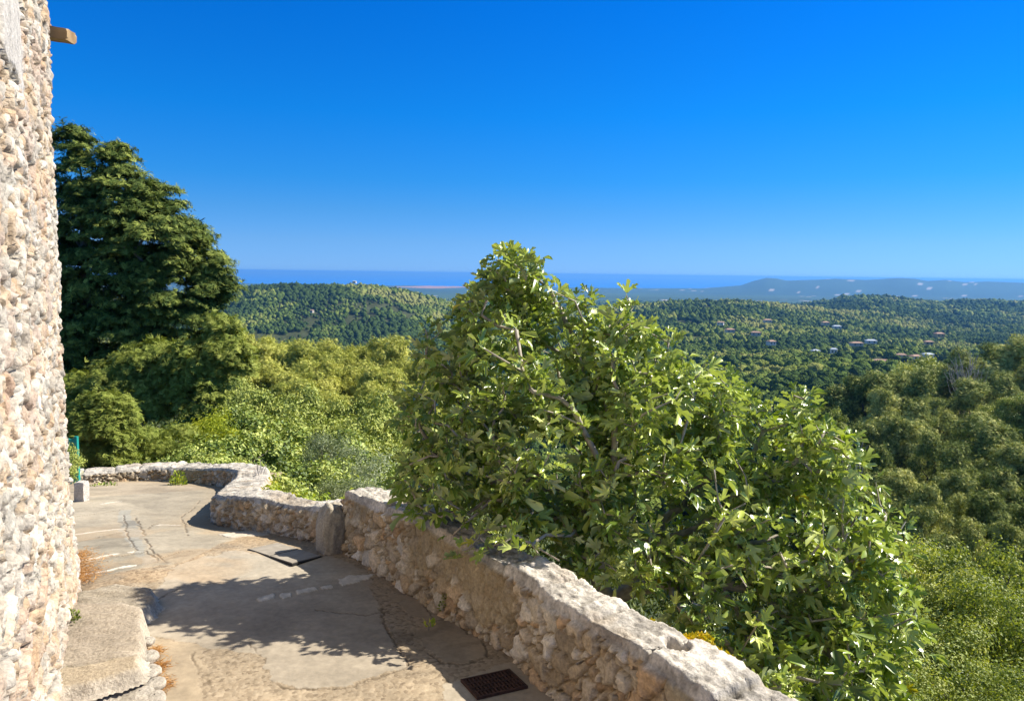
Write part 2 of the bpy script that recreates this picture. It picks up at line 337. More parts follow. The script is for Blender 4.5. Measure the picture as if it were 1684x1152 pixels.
Yr = np.r_[np.linspace(-30, 2.3, 18), np.geomspace(2.5, 15500, 430)]
tc_ = np.r_[np.linspace(-2.4, -.82, 24, endpoint=False), np.linspace(-.82, .82, 520), np.linspace(.82, 2.4, 25)[1:]]
YY = np.repeat(Yr, len(tc_)); TT = np.tile(tc_, len(Yr)); XX = TT*np.maximum(YY, 12*np.exp(-np.maximum(YY, 0)/6)+np.maximum(YY, 0))
ZZ = ground(XX, YY)
pp = np.stack([XX, YY, ZZ*0], 1)
n1 = fbm(pp/140., 4, 21); n2 = fbm(pp/9., 4, 22); n3 = fbm(pp/1100., 4, 23)
col = np.array([.055, .065, .028])*(.6+.8*n2)[:, None]
mead = sstep(.52, .66, n1)*sstep(300, 600, YY)*(YY < 2600)
col = col*(1-mead[:, None]) + np.array([.12, .15, .05])*mead[:, None]
far = sstep(2200, 4200, YY)[:, None]; fcol = np.array([.045, .075, .035])*(.65+.9*n3)[:, None]; col = col*(1-far)+fcol*far
pxv = 842+F*XX/np.maximum(YY, 1)
bare = sstep(635, 668, pxv)*sstep(900, 820, pxv)*sstep(8700, 9300, YY)*sstep(11500, 10900, YY)*sstep(.36, .5, fbm(np.stack([XX/500, YY/900, XX*0], 1), 3, 31))
col = col*(1-bare[:, None]) + np.array([.42, .22, .13])*bare[:, None]
town = (hash3((XX/45).astype(int), (YY/160).astype(int), (XX*0).astype(int), 5) > .982)*(YY > 4200)*(YY < 10800)*sstep(.42, .6, fbm(pp/1500., 3, 44))
col = col*(1-town[:, None]) + np.array([.42, .37, .32])*town[:, None]
me = make_mesh('hillside', np.stack([XX, YY, ZZ], 1), grid_faces(len(Yr), len(tc_)), True, col=col)
link('hillside', me, M['terrain'], kind='structure')

# sea
m, n, out = nodes('sea_water'); b = N(n, 'BsdfPrincipled'); b.inputs['Base Color'].default_value = (.010, .17, .55, 1); b.inputs['Roughness'].default_value = .35; b.inputs['Specular IOR Level'].default_value = .18
no = N(n, 'TexNoise'); no.inputs['Scale'].default_value = .004; no.inputs['Detail'].default_value = 5; tcn = N(n, 'TexCoord'); n.links.new(tcn.outputs['Object'], no.inputs['Vector'])
bu = N(n, 'Bump'); bu.inputs['Strength'].default_value = .5; bu.inputs['Distance'].default_value = 30; n.links.new(no.outputs[0], bu.inputs['Height']); n.links.new(bu.outputs[0], b.inputs['Normal'])
n.links.new(b.outputs[0], out.inputs[0])
sx = np.linspace(-44000, 44000, 40); sy = np.linspace(6000, 45000, 30)
link('sea', make_mesh('sea', np.stack([np.tile(sx, 30), np.repeat(sy, 40), np.full(1200, EYE-200.)], 1), grid_faces(30, 40)), m, kind='structure')

# ------------------------------------------------------------------ the lane
def inpoly(x, y, poly):
    c = np.zeros(len(x), bool); n = len(poly)
    for i in range(n):
        (x1, y1), (x2, y2) = poly[i], poly[(i+1) % n]
        if y1 == y2: continue
        k = ((y1 > y) != (y2 > y)) & (x < (x2-x1)*(y-y1)/(y2-y1)+x1); c ^= k
    return c
def polydist(x, y, pts):
    d = np.full(len(x), 1e9)
    for (x1, y1), (x2, y2) in zip(pts[:-1], pts[1:]):
        L = (x2-x1)**2+(y2-y1)**2+1e-12; u = np.clip(((x-x1)*(x2-x1)+(y-y1)*(y2-y1))/L, 0, 1)
        d = np.minimum(d, np.hypot(x-x1-u*(x2-x1), y-y1-u*(y2-y1)))
    return d
def G(pts):                                 # points of the lane seen at these places, as ground x, y
    out = []
    for a, b_ in pts:
        z = -2.3
        for _ in range(12): q = PZ(a, b_, z+EYE); z = .5*z+.5*float(lane(q[1]))
        out.append((q[0], q[1]))
    return out
ry = np.r_[np.linspace(-2.5, 2.6, 30), np.geomspace(2.65, 12.4, 640)]; nc = 620
rx0 = np.interp(ry, [-3, 3, 5, 6.5, 8, 11, 13], [-2.6, -3.0, -3.9, -5.2, -6.6, -8.2, -8.4]); 
rx1 = np.interp(ry, [-3, .0, 3.0, 4.2, 5.0, 5.7, 6.2, 7.0, 7.4, 8.3, 9.7, 11, 13], [4.4, 2.9, .95, .2, -.35, -.85, -1.2, -2.0, -2.5, -3.0, -3.3, -3.6, -4])
ft = np.linspace(0, 1, nc); X = (rx0[:, None]*(1-ft)+rx1[:, None]*ft).ravel(); Y = np.repeat(ry, nc)
p3 = np.stack([X, Y, X*0], 1); wob = np.stack([fbm(p3*5, 3, 1)-.5, fbm(p3*5, 3, 2)-.5], 1)*.12; wf = np.stack([fbm(p3*28, 3, 3)-.5, fbm(p3*28, 3, 4)-.5], 1)*.035
Xw, Yw = X+wob[:, 0]+wf[:, 0], Y+wob[:, 1]+wf[:, 1]; Xc, Yc = X+wob[:, 0]*.5+wf[:, 0], Y+wob[:, 1]*.5+wf[:, 1]
big = fbm(p3*.9, 4, 5); med = fbm(p3*4, 4, 6); fine = fbm(p3*26, 3, 7)
agg_base = sstep(9, 6.6, Y)
colr = np.tile(np.array([.49, .42, .325]), (len(X), 1)); agg = agg_base*.9
smooth_p = [  # (outline in the photograph, colour)
 ([(285, 940), (380, 905), (480, 925), (600, 935), (618, 985), (642, 1050), (668, 1092), (600, 1118), (500, 1132), (447, 1120), (424, 1076), (330, 1062), (236, 1040), (240, 990)], (.47, .42, .345)),
 ([(640, 975), (700, 985), (735, 1008), (716, 1024), (672, 1008)], (.42, .35, .26)),
 ([(690, 1014), (735, 1015), (790, 1050), (800, 1076), (765, 1094), (722, 1086), (700, 1058)], (.43, .36, .27)),
 ([(735, 1122), (850, 1090), (925, 1165), (735, 1190)], (.50, .45, .37)),
 ([(236, 1045), (330, 1062), (340, 1110), (318, 1160), (262, 1160)], (.50, .42, .31)),
 ([(100, 820), (360, 800), (400, 880), (300, 925), (160, 945), (100, 960)], (.46, .415, .335)),
 ([(285, 935), (330, 915), (540, 915), (600, 938), (480, 950), (380, 950)], (.47, .43, .36)),
 ([(110, 893), (212, 872), (232, 908), (135, 925)], (.40, .365, .295)),
 ([(135, 925), (240, 907), (262, 924), (150, 948)], (.38, .35, .285)),
 ([(190, 838), (214, 838), (240, 905), (262, 922), (236, 930), (205, 890)], (.43, .42, .375)),
 ([(196, 857), (224, 855), (228, 862), (198, 864)], (.30, .29, .26)),
 ([(240, 968), (205, 965), (150, 985), (130, 1000), (236, 1010), (262, 985)], (.47, .42, .33))]
for poly, c in smooth_p:
    k = inpoly(Xw, Yw, G(poly)); agg[k] = .12; colr[k] = c
far_k = Y > 7.2; agg[far_k] = np.minimum(agg[far_k], .15)
stn = fbm(np.stack([X*2.4, Y*6, X*0], 1), 5, 15); colr = colr*np.array([.73, .70, .645])*(.66 + .62*big)[:, None]*(.78+.44*med)[:, None]*(.88+.24*fine)[:, None]*(.80+.4*stn)[:, None]
# rust and ochre dirt along the wall foot and the left edge
ws = -wall_side(X, Y); dirt = sstep(.55, .0, ws)*sstep(.3, .62, med*.6+big*.4+.12)
colr = colr*(1-.55*dirt[:, None]) + np.array([.30, .22, .13])*.55*dirt[:, None]
hgt = lane(Y)+EYE + (big-.5)*.03 + (med-.5)*.012 + agg*(fine-.5)*.012
for poly in ([(400, 903), (455, 888), (545, 917), (478, 938)], [(745, 1118), (840, 1094), (882, 1134), (783, 1162)]):
    gp_ = G(poly); cx_, cy_ = np.mean(gp_, axis=0); kf = sstep(.55, .40, np.hypot(X-cx_, Y-cy_)); hgt = hgt*(1-kf)+(lane(Y)+EYE+.002)*kf
cracks = [[(318, 1065), (322, 1090), (345, 1120), (352, 1160)], [(424, 1074), (432, 1095), (446, 1118), (470, 1133), (560, 1130), (640, 1110), (668, 1090), (655, 1062), (640, 1040), (628, 1000)],
 [(205, 845), (210, 880), (222, 905), (244, 905), (262, 925), (300, 925)], [(224, 850), (236, 880), (245, 895), (262, 918), (275, 925)], [(262, 918), (300, 905), (345, 905)], [(244, 868), (250, 860), (290, 862)],
 [(700, 990), (714, 1018), (735, 1015)], [(795, 1055), (802, 1080), (770, 1094), (722, 1088), (700, 1070)], [(668, 1090), (720, 1085)], [(380, 955), (300, 965), (262, 985), (258, 1000)],
 [(520, 1000), (600, 1010), (640, 1005)], [(118, 892), (160, 882), (215, 871)], [(135, 926), (200, 914), (240, 907)], [(400, 1040), (424, 1074)], [(330, 820), (300, 850), (310, 880)], [(120, 850), (170, 842), (195, 838)]]
for c in cracks:
    d = polydist(Xc, Yc, G(c)); wdt = .002+.006*med*fine*2 + .0004*Y; k = sstep(wdt*1.5, wdt*.35, d)*sstep(.28, .42, fbm(p3*3+9, 2, 70))
    hgt -= .006*k; colr = colr*(1-.72*k[:, None]) + np.array([.12, .09, .06])*.72*k[:, None]
k = sstep(.06, .015, np.abs(fbm(p3*1.7+5, 4, 60)-.5))*sstep(.5, .62, fbm(p3*.7, 2, 61)); colr *= (1-.18*k)[:, None]
joints = [[(112, 879), (190, 869), (245, 866)], [(118, 925), (170, 915), (214, 908)], [(236, 866), (262, 861), (292, 862)], [(130, 944), (190, 934), (220, 930)], [(165, 828), (200, 824)]]
for c in joints:
    d = polydist(Xc, Yc, G(c)); k = sstep(.028, .010, d)*sstep(.40, .52, fbm(p3*7, 2, 71)); colr = colr*(1-k[:, None]) + np.array([.68, .62, .52])*k[:, None]; hgt += .004*k
for poly in [[(558, 953), (575, 947), (613, 944), (603, 953), (566, 962)], [(528, 965), (548, 961), (550, 967), (530, 970)], [(424, 984), (450, 976), (455, 983), (430, 990)], [(488, 970), (520, 964), (520, 970), (490, 976)],
             [(462, 976), (480, 974), (480, 981), (465, 983)], [(360, 878), (430, 868), (440, 880), (380, 884)]]:
    k = inpoly(Xc, Yc, G(poly)); colr[k] = np.array([.52, .47, .39])*(.7+.6*fine[k])[:, None]; hgt[k] += .006; agg[k] = .1
k = sstep(.5, .62, fbm(p3*2.2+4, 4, 80))*sstep(8.5, 6, Y)*sstep(3, 5, Y)*sstep(-1.8, -2.3, X); colr = colr*(1-.3*k[:, None])+np.array([.50, .33, .17])*.3*k[:, None]
PV = np.stack([X, Y, hgt], 1)
me = make_mesh('lane', PV, grid_faces(len(ry), nc), True, col=colr, agg=agg); link('lane', me, M['path'], kind='structure')

# ------------------------------------------------------------------ masonry
PAL = np.array([[.60, .50, .36], [.48, .38, .25], [.66, .57, .43], [.56, .42, .26], [.45, .37, .26], [.66, .54, .38], [.58, .40, .23], [.72, .65, .53]])
PALW = np.array([[.62, .57, .51], [.54, .49, .43], [.66, .61, .56], [.60, .50, .41], [.50, .46, .42], [.66, .57, .48], [.60, .42, .30], [.68, .65, .60]])
def ridged(p, o=4, s=0):
    r = 0; a = .5; t = 0
    for k in range(o): r = r + a*(1-np.abs(2*vnoise(p*(2.1**k), s+k)-1)); t += a; a *= .55
    return r/t
def masonry(u, v, s, su=.15, sv=.10, warp=.04, plaster=None, ph=.016, pal=PAL, depth=1., mortar=(.40, .30, .17), flush=.5):
    """outward displacement and colour of rubble stones; plaster 0..1 covers them"""
    z0 = u*0; q = np.stack([u*6, v*6, z0+s], 1); u2 = u+(fbm(q, 3, s)-.5)*warp*2+(fbm(q*4, 2, s+2)-.5)*.018; v2 = v+(fbm(q+7, 3, s+1)-.5)*warp*2+(fbm(q*4+9, 2, s+2)-.5)*.018
    e1, a, b_, c = cells(u2, v2, su, sv, s); e2, a2, b2, c2 = cells(u2, v2, su*.45, sv*.55, s+20)
    small = (b_ > .62); e = np.where(small, e2*.5, e1); A = np.where(small, a2, a); C = np.where(small, c2, c); B = np.where(small, b2, a2*0+c)
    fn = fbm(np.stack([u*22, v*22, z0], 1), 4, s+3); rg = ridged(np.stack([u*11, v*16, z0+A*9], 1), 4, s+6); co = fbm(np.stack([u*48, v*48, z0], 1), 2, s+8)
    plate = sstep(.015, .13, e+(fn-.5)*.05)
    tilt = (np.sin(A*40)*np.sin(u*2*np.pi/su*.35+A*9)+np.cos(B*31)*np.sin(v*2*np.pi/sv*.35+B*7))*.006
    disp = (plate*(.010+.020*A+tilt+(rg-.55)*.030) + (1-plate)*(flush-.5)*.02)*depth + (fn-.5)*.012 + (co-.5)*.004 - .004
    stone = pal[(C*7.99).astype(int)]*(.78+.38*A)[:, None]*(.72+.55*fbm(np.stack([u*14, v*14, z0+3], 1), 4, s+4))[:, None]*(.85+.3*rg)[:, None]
    mort = np.array(mortar)*(.70+.6*fn)[:, None]; k = sstep(.0, .09, e+(fn-.5)*.08)[:, None]; colr = mort*(1-k)+stone*k
    if plaster is not None:
        pn = fbm(np.stack([u*4, v*4, z0+9], 1), 5, s+9); pn2 = fbm(np.stack([u*16, v*3.5, z0+9], 1), 4, s+10); pl1 = np.clip(plaster*(.55+.45*sstep(.1, .3, np.abs(rg-.3)))+(co-.5)*.15*(plaster > 0), 0, 1); pl = pl1[:, None]
        pc = np.array([.54, .43, .26])*(.50+.62*pn)[:, None]*(.72+.5*pn2)[:, None]*(.85+.3*co)[:, None]; ck = sstep(.035, .008, np.abs(fbm(np.stack([u*3.1, v*2.2, z0+2], 1), 4, s+12)-.5))*sstep(.45, .6, pn2)
        pc = pc*(1-.45*ck)[:, None]; colr = colr*(1-pl)+pc*pl
        disp = disp*(1-pl1) + pl1*(ph+(pn-.5)*.05+(fn-.5)*.012-.008*ck+plate*.006)
    return disp, colr

def parapet(pts, seed, step, name, label, capcol=(.80, .73, .62), endcap=(True, True), split=None, hole=None, orange=None):
    L, ss = dense(pts, step); n = len(L)
    t = np.gradient(L[:, :2], axis=0); t /= np.linalg.norm(t, axis=1, keepdims=True); nrm = np.stack([t[:, 1], -t[:, 0]], 1)   # points to the drop side
    base = lane(L[:, 1])-.10; top = L[:, 2] + (fbm(np.stack([ss*2.2, ss*0, ss*0+seed], 1), 3, seed)-.5)*.05
    cap_e, ca, cb, cc = cells(ss, ss*0+.5, .42, 1., seed+50, .9)     # cap stones along the top
    th = L[:, 3]; K = 1
    nb, ntp, no_ = int(.55/step), int(.30/step)+1, int(.5/step/2)
    vb = np.linspace(0, 1, nb); vt = np.linspace(0, 1, ntp+1)[1:]; vo = np.linspace(0, 1, no_+1)[1:]
    rows = []
    H = top-base
    R_ = .014
    def add(off, z, u, v, kind, nx, nz): rows.append((off, z, u, v, kind, nx, nz))
    for f in vb:
        ro = R_*(1-math.cos(max(0, f-.9)/.1*math.pi/2)) if f > .9 else 0
        add(.06*(1-f)*-1 + ro, base+H*f, ss, H*f, 0, -1 if f < .95 else -.7, 0 if f < .95 else .7)
    for f in vt:
        add(R_+(th-2*R_)*f, top+0*f, ss, H+th*f, 1, -.5 if f < .06 else (.5 if f > .94 else 0), 1)
    for f in vo:
        add(th+.01*f, top-(.9+0*H)*f-.02*f, ss, H+th+.9*f, 2, 1, 0)
    m_ = len(rows); off = np.stack([r[0]+0*ss for r in rows]); Zr = np.stack([r[1] for r in rows]); U = np.stack([r[2] for r in rows]); Vv = np.stack([r[3] for r in rows])
    kd = np.repeat([r[4] for r in rows], n).reshape(m_, n); nx = np.repeat([r[5] for r in rows], n).reshape(m_, n).astype(float); nz = np.repeat([r[6] for r in rows], n).reshape(m_, n).astype(float)
    u, v = U.ravel(), Vv.ravel(); rel = ((Zr-base)/H).ravel(); k = kd.ravel()
    q = np.stack([u*1.6, v*1.6, u*0+seed], 1); pn = fbm(q, 4, seed+2)
    if split == 'low': plaster = sstep(.55, .7, pn)*.8*(k == 0) + 0*(k > 0)
    else: plaster = np.where(k == 0, sstep(.52, .62, rel*.55+pn*1.5-.79+.08*np.sin(u*2.1))*.85, sstep(.5, .6, pn)*.4)
    d, c = masonry(u, v, seed, .14 if split != 'low' else .10, .11 if split != 'low' else .08, .06, plaster, depth=1.3, flush=.0)
    # top: broad cap stones with joints, rough, sun-bleached
    ce = np.tile(cap_e, m_); chh = np.tile(ca, m_); fn = fbm(np.stack([u*9, v*9, u*0+1], 1), 5, seed+31); fr = fbm(np.stack([u*30, v*30, u*0+1], 1), 3, seed+32)
    tp = (k == 1) | ((k == 0) & (rel > .93)); jt = sstep(.10, .0, ce+(fr-.5)*.1)
    rgt = ridged(np.stack([u*5, v*9, u*0], 1), 4, seed+37); dt = (chh-.5)*.028 + (fn-.5)*.022 + (rgt-.6)*.026 + (fr-.5)*.014 + (ridged(np.stack([u*19, v*19, u*0], 1), 3, seed+47)-.55)*.018 - jt*.03
    pc = np.array(capcol)*(.50+.75*fn)[:, None]*(.86+.28*chh)[:, None]*(.60+.55*rgt)[:, None]; dk = sstep(.56, .66, fbm(np.stack([u*7, v*18, u*0+5], 1), 4, seed+44)); pc = pc*(1-.34*dk[:, None]); gd = sstep(.5, .62, fbm(np.stack([u*28, v*28, u*0+7], 1), 3, seed+48)); pc = pc*(1-.24*gd[:, None]); pc = pc*(1-.35*jt[:, None])
    ochre = sstep(.55, .7, fbm(q*2.2, 3, seed+41))[:, None]*.35; pc = pc*(1-ochre)+np.array([.55, .42, .28])*ochre
    d = np.where(tp, dt*np.where(k == 1, 1, .3)+.006, d); c = np.where(tp[:, None], pc, c)
    if orange is not None:
        kk = (np.hypot((u-orange[0])/.022, (rel-orange[1])/.10)+(fr-.5)*1.2 < 1) & (k == 0); c[kk] = (.75, .10, .01)
    if hole is not None:
        hh = sstep(1.15, .7, np.hypot((u-hole[0])/.085, (v-H.mean()-hole[1])/.06))*(k == 1); d = d-.09*hh; c = c*(1-.5*hh[:, None])+np.array([.25, .17, .11])*.5*hh[:, None]
    nn = np.hypot(nx, nz).ravel(); D = d/nn
    offn = off.ravel()+nx.ravel()*D; zz = Zr.ravel()+nz.ravel()*D + EYE
    Lx = np.tile(L[:, 0], m_); Ly = np.tile(L[:, 1], m_); Nx = np.tile(nrm[:, 0], m_); Ny = np.tile(nrm[:, 1], m_)
    V = np.stack([Lx+Nx*offn, Ly+Ny*offn, zz], 1); Fc = grid_faces(m_, n)
    # close the ends with a fan of quads to a mid line
    for end in (0, n-1):
        idx = np.arange(m_)*n+end; cpt = V[idx].mean(0); ci = len(V); V = np.vstack([V, cpt]); c = np.vstack([c, c[idx].mean(0)])
        Fc = np.vstack([Fc, np.stack([idx[:-1], idx[1:], np.full(m_-1, ci), np.full(m_-1, ci)], 1)[:0]])
        # as quads: pair successive triangles
        for a in range(0, m_-2, 2): Fc = np.vstack([Fc, [[idx[a], idx[a+1], idx[a+2], ci]]])
    me = make_mesh(name, V, Fc, True, col=c)
    return link(name, me, M['stone'], None, label, 'wall')
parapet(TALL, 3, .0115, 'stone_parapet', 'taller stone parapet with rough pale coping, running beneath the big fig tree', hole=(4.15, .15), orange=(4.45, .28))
parapet(LOW, 9, .016, 'low_stone_wall', 'low rubble wall bending round the far corner of the lane', split='low')

def boulder(name, c, r, seed, label, colr=(.50, .44, .34), cat='stone', res=(60, 36), group=None, mat=None, dispf=.35, parent=None, rz=0):
    nu, nv = res; a = np.linspace(0, 2*np.pi, nu, endpoint=False); b_ = np.linspace(-.5*np.pi+.03, .5*np.pi-.03, nv)
    A = np.tile(a, nv); B = np.repeat(b_, nu); D = np.stack([np.cos(A)*np.cos(B), np.sin(A)*np.cos(B), np.sin(B)], 1)
    sgn = np.sign(D)*np.abs(D)**.75; nz_ = fbm(D*1.3+seed*3.7, 3, seed)-.5; n2_ = fbm(D*6+seed, 4, seed+1)-.5
    V = sgn*(1+dispf*nz_+.16*n2_)[:, None]*np.array(r); cr_, sr_ = math.cos(rz), math.sin(rz)
    V = V @ np.array([[cr_, sr_, 0], [-sr_, cr_, 0], [0, 0, 1]])
    i = np.arange(nv-1)[:, None]*nu; j = np.arange(nu)[None]; Fc = np.stack([(i+j).ravel(), (i+(j+1) % nu).ravel(), (i+nu+(j+1) % nu).ravel(), (i+nu+j).ravel()], 1)
    c_ = np.array(colr)*(.85+.5*n2_+.3*nz_)[:, None]; me = make_mesh(name, V, Fc, True, col=c_)
    return link(name, me, mat or M['stone'], parent, label, cat if parent is None else None, group, None, c)
q = P(548, 885, 6.12); boulder('boulder', (-1.50, 6.10, lane(6.1)+EYE+.14), (.13, .15, .27), 5, 'big upright boulder plugging the step between the taller and lower wall', rz=.6)

# ------------------------------------------------------------------ the house at the left edge
C0 = np.array([-3.145, 5.16]); dW = np.array([.467, -.884]); dW /= np.linalg.norm(dW)   # along the lit face toward the camera
nW = np.array([-dW[1], dW[0]])                                                          # outward (towards the lane)
if nW[0] < 0: nW = -nW
house = thing('stone_house', 'old rubble stone house wall filling the left edge, sunlit', 'house', (C0[0], C0[1], lane(5.2)+EYE-.2))
def house_face(u0, u1, z0, z1, step_u, step_z, org, dd, nn, seed, name):
    us = np.arange(u0, u1, step_u); zs = np.arange(z0, z1, step_z); U = np.tile(us, len(zs)); Zv = np.repeat(zs, len(us))
    d, c = masonry(U, Zv, seed, .27, .12, .06, None, pal=(PALW*.72+.60*.28)*np.array([.96, .92, .82]), depth=.9, mortar=(.46, .40, .32), flush=-.3)
    d2, c2 = masonry(U+5, Zv+5, seed+9, .13, .07, .03, pal=(PALW*.55+.60*.45)*np.array([1.04, .98, .90]), depth=1.0, mortar=(.38, .31, .22), flush=-.5)
    lowm = sstep(.9, .2, Zv+.5*fbm(np.stack([U*2, Zv*2, U*0], 1), 3, 77)); d = d*(1-lowm*.5)+d2*lowm*.5+.03*lowm; c = c*(1-.4*lowm[:, None])+c2*.4*lowm[:, None]
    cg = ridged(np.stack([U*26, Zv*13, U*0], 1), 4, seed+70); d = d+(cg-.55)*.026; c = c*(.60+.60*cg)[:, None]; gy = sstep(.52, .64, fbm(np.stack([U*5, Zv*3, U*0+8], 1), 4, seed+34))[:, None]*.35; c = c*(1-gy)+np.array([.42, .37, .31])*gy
    red = sstep(.58, .68, fbm(np.stack([U*3, Zv*2.4, U*0+4], 1), 4, seed+33))[:, None]*.3; c = c*(1-red)+np.array([.60, .36, .24])*red
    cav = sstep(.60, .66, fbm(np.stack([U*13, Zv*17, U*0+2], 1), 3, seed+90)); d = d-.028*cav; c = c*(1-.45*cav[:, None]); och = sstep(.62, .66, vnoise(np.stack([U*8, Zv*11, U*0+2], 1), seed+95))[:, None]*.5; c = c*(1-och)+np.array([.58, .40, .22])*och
    # rounded arris at both ends of the face, and a slight wander of the whole wall
    d = d + (fbm(np.stack([U*.8, Zv*.8, U*0], 1), 3, seed+5)-.5)*.05 - .05*sstep(.08, 0, U-u0) - .002*np.maximum(Zv, 0)
    # splayed jamb: a recess with long dressed stones high on the face, next to the camera
    wn = (fbm(np.stack([U*6, Zv*6, U*0], 1), 2, 8)-.5)*.06; rec = (U > 2.03+wn*.3)*(U < 2.17+wn*.3)*(Zv > 3.04); jb = ((U > 1.74+wn)*(U <= 2.03+wn*.3)*(Zv > 2.93+wn)*(Zv < 3.62+wn)) | ((U >= 2.17+wn*.3)*(U < 2.62)*(Zv > 2.99+wn))
    if seed == 41:
        sl = np.where(U > 2.1, .02, -.005); d = np.where(rec, -.10, np.where(jb, sl+.016*(ridged(np.stack([U*5, Zv*9, U*0], 1), 4, 8)-.5)+.006, d)); c = np.where(rec[:, None], c*.8, np.where(jb[:, None], np.array([.62, .58, .52])*(.7+.5*fbm(np.stack([U*20, Zv*7, U*0], 1), 4, 3))[:, None], c))
    V = np.stack([org[0]+dd[0]*U+nn[0]*d - C0[0], org[1]+dd[1]*U+nn[1]*d - C0[1], Zv - (lane(5.2)+EYE-.2)], 1)
    return V, grid_faces(len(zs), len(us)), c
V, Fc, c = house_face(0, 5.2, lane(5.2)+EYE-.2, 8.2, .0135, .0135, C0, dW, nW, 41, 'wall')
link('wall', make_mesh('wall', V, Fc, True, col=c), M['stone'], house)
sW = -nW   # the far side, turning away behind the corner
V, Fc, c = house_face(0, 4.0, lane(5.2)+EYE-.9, 8.2, .05, .05, C0+dW*.06-nW*.05, sW, -dW, 57, 'side_wall')
link('side_wall', make_mesh('side_wall', V, Fc, True, col=c), M['stone'], house)
V, Fc, c = house_face(0, 4.0, -.6, 8.2, .06, .06, C0+dW*5.18, sW, dW, 63, 'rear_wall')
link('side_wall', make_mesh('rear_wall', V, Fc, True, col=c), M['stone'], house)
# timber end sticking out past the corner
bp = P(96, 54, 5.33)
def lumpy_box(c, s, seed, seg=(10, 5, 5), amp=.006):
    V = []; 
    bm_v = []; Fs = []; nidx = 0
    for ax in range(3):
        for sg in (-1, 1):
            a, b_ = [(1, 2), (0, 2), (0, 1)][ax]; na, nb_ = seg[a]+1, seg[b_]+1
            ga, gb = np.meshgrid(np.linspace(-.5, .5, na), np.linspace(-.5, .5, nb_), indexing='ij'); p = np.zeros((na*nb_, 3)); p[:, ax] = .5*sg; p[:, a] = ga.ravel(); p[:, b_] = gb.ravel()
            V.append(p); f = grid_faces(na, nb_); Fs.append(f+nidx); nidx += len(p)
    V = np.vstack(V)*np.array(s); V = V*(1-.06*(np.abs(V/np.array(s)) > .49).all(1)[:, None])
    V += (np.stack([fbm(V*9+seed, 3, seed+k) for k in range(3)], 1)-.5)*amp*2
    return V+np.asarray(c), np.vstack(Fs)
V, Fc = lumpy_box((0, 0, 0), (.34, .16, .075), 4, (12, 6, 4)); me = make_mesh('beam', V, Fc)
o = link('beam', me, M['beam'], house, loc=(bp[0]-C0[0]-.09, bp[1]-C0[1], bp[2]-(lane(5.2)+EYE-.2))); o.rotation_euler = (0.05, .12, .15)
V, Fc = lumpy_box((0, 0, 0), (.13, .18, .05), 14, (6, 6, 4), .014); o = link('tile', make_mesh('tile', V, Fc), M['tile'], house, loc=(bp[0]-C0[0]-.165, bp[1]-C0[1]+.01, bp[2]-(lane(5.2)+EYE-.2)+.065)); o.rotation_euler = (0.1, .2, .1)

# ------------------------------------------------------------------ stone steps at the foot of the house
def zpoly(pts, z): return [PZ(a, b_, z+EYE)[:2] for a, b_ in pts]
def slab(poly, z, thick, seed, colr, name, parent, tilt=0, cell=.018):
    poly = [tuple(p) for p in poly]; xs = [p[0] for p in poly]; ys = [p[1] for p in poly]
    gx = np.arange(min(xs)-.05, max(xs)+.05, cell); gy = np.arange(min(ys)-.05, max(ys)+.05, cell); X_ = np.tile(gx, len(gy)); Y_ = np.repeat(gy, len(gx))
    w = np.stack([fbm(np.stack([X_*9, Y_*9, X_*0], 1), 3, seed)-.5, fbm(np.stack([X_*9, Y_*9, X_*0], 1), 3, seed+1)-.5], 1)*.05
    ins = inpoly(X_+w[:, 0], Y_+w[:, 1], poly); dist = polydist(X_+w[:, 0], Y_+w[:, 1], poly+[poly[0]]); sgd = np.where(ins, dist, -dist)
    q_ = np.stack([X_, Y_, X_*0], 1); f1 = fbm(q_*3, 4, seed+2); f2 = fbm(np.stack([X_*10, Y_*30, X_*0], 1), 4, seed+3); f3 = fbm(q_*14, 4, seed+4)
    rg_ = ridged(np.stack([X_*3+Y_, Y_*11, X_*0], 1), 4, seed+9); h = z+EYE + (f1-.5)*.03+(f3-.5)*.016+(rg_-.55)*.022 - thick*sstep(.02, -.03, sgd) 
    c = np.array(colr)*(.75+.45*f1)[:, None]*(.85+.3*f2)[:, None]; edge = sstep(.025, .0, sgd)[:, None]; c = c*(1-edge)+np.array([.56, .49, .39])*edge*(.6+.7*f3)[:, None]
    keep = sgd > -.05; Fc = grid_faces(len(gy), len(gx)); Fc = Fc[keep[Fc].all(1)]
    used, inv = np.unique(Fc, return_inverse=True); V = np.stack([X_, Y_, h], 1)[used]
    return link(name, make_mesh(name, V, inv.reshape(-1, 4), True, col=c[used]), M['stone'], parent)
stp = thing('stone_step', 'worn flat slabs forming a raised step at the foot of the house', 'step')
slab(zpoly([(60, 1010), (124, 990), (200, 986), (232, 1000), (238, 1030), (234, 1066), (228, 1073), (165, 1090), (90, 1096), (40, 1100)], -2.05), -2.05, .20, 101, (.43, .36, .27), 'slab', stp)
slab(zpoly([(40, 1110), (90, 1098), (165, 1086), (226, 1070), (231, 1082), (229, 1097), (142, 1122), (60, 1140)], -2.02), -2.02, .08, 105, (.47, .38, .26), 'slab', stp)
slab(zpoly([(20, 1160), (60, 1110), (142, 1126), (231, 1100), (246, 1130), (256, 1200), (100, 1300)], -2.12), -2.12, .2, 109, (.52, .46, .37), 'rubble_course', stp, cell=.014)
slab(zpoly([(124, 972), (190, 958), (250, 966), (262, 982), (234, 1005), (165, 1000), (118, 1004)], -2.155), -2.155, .09, 113, (.42, .36, .27), 'slab', stp)
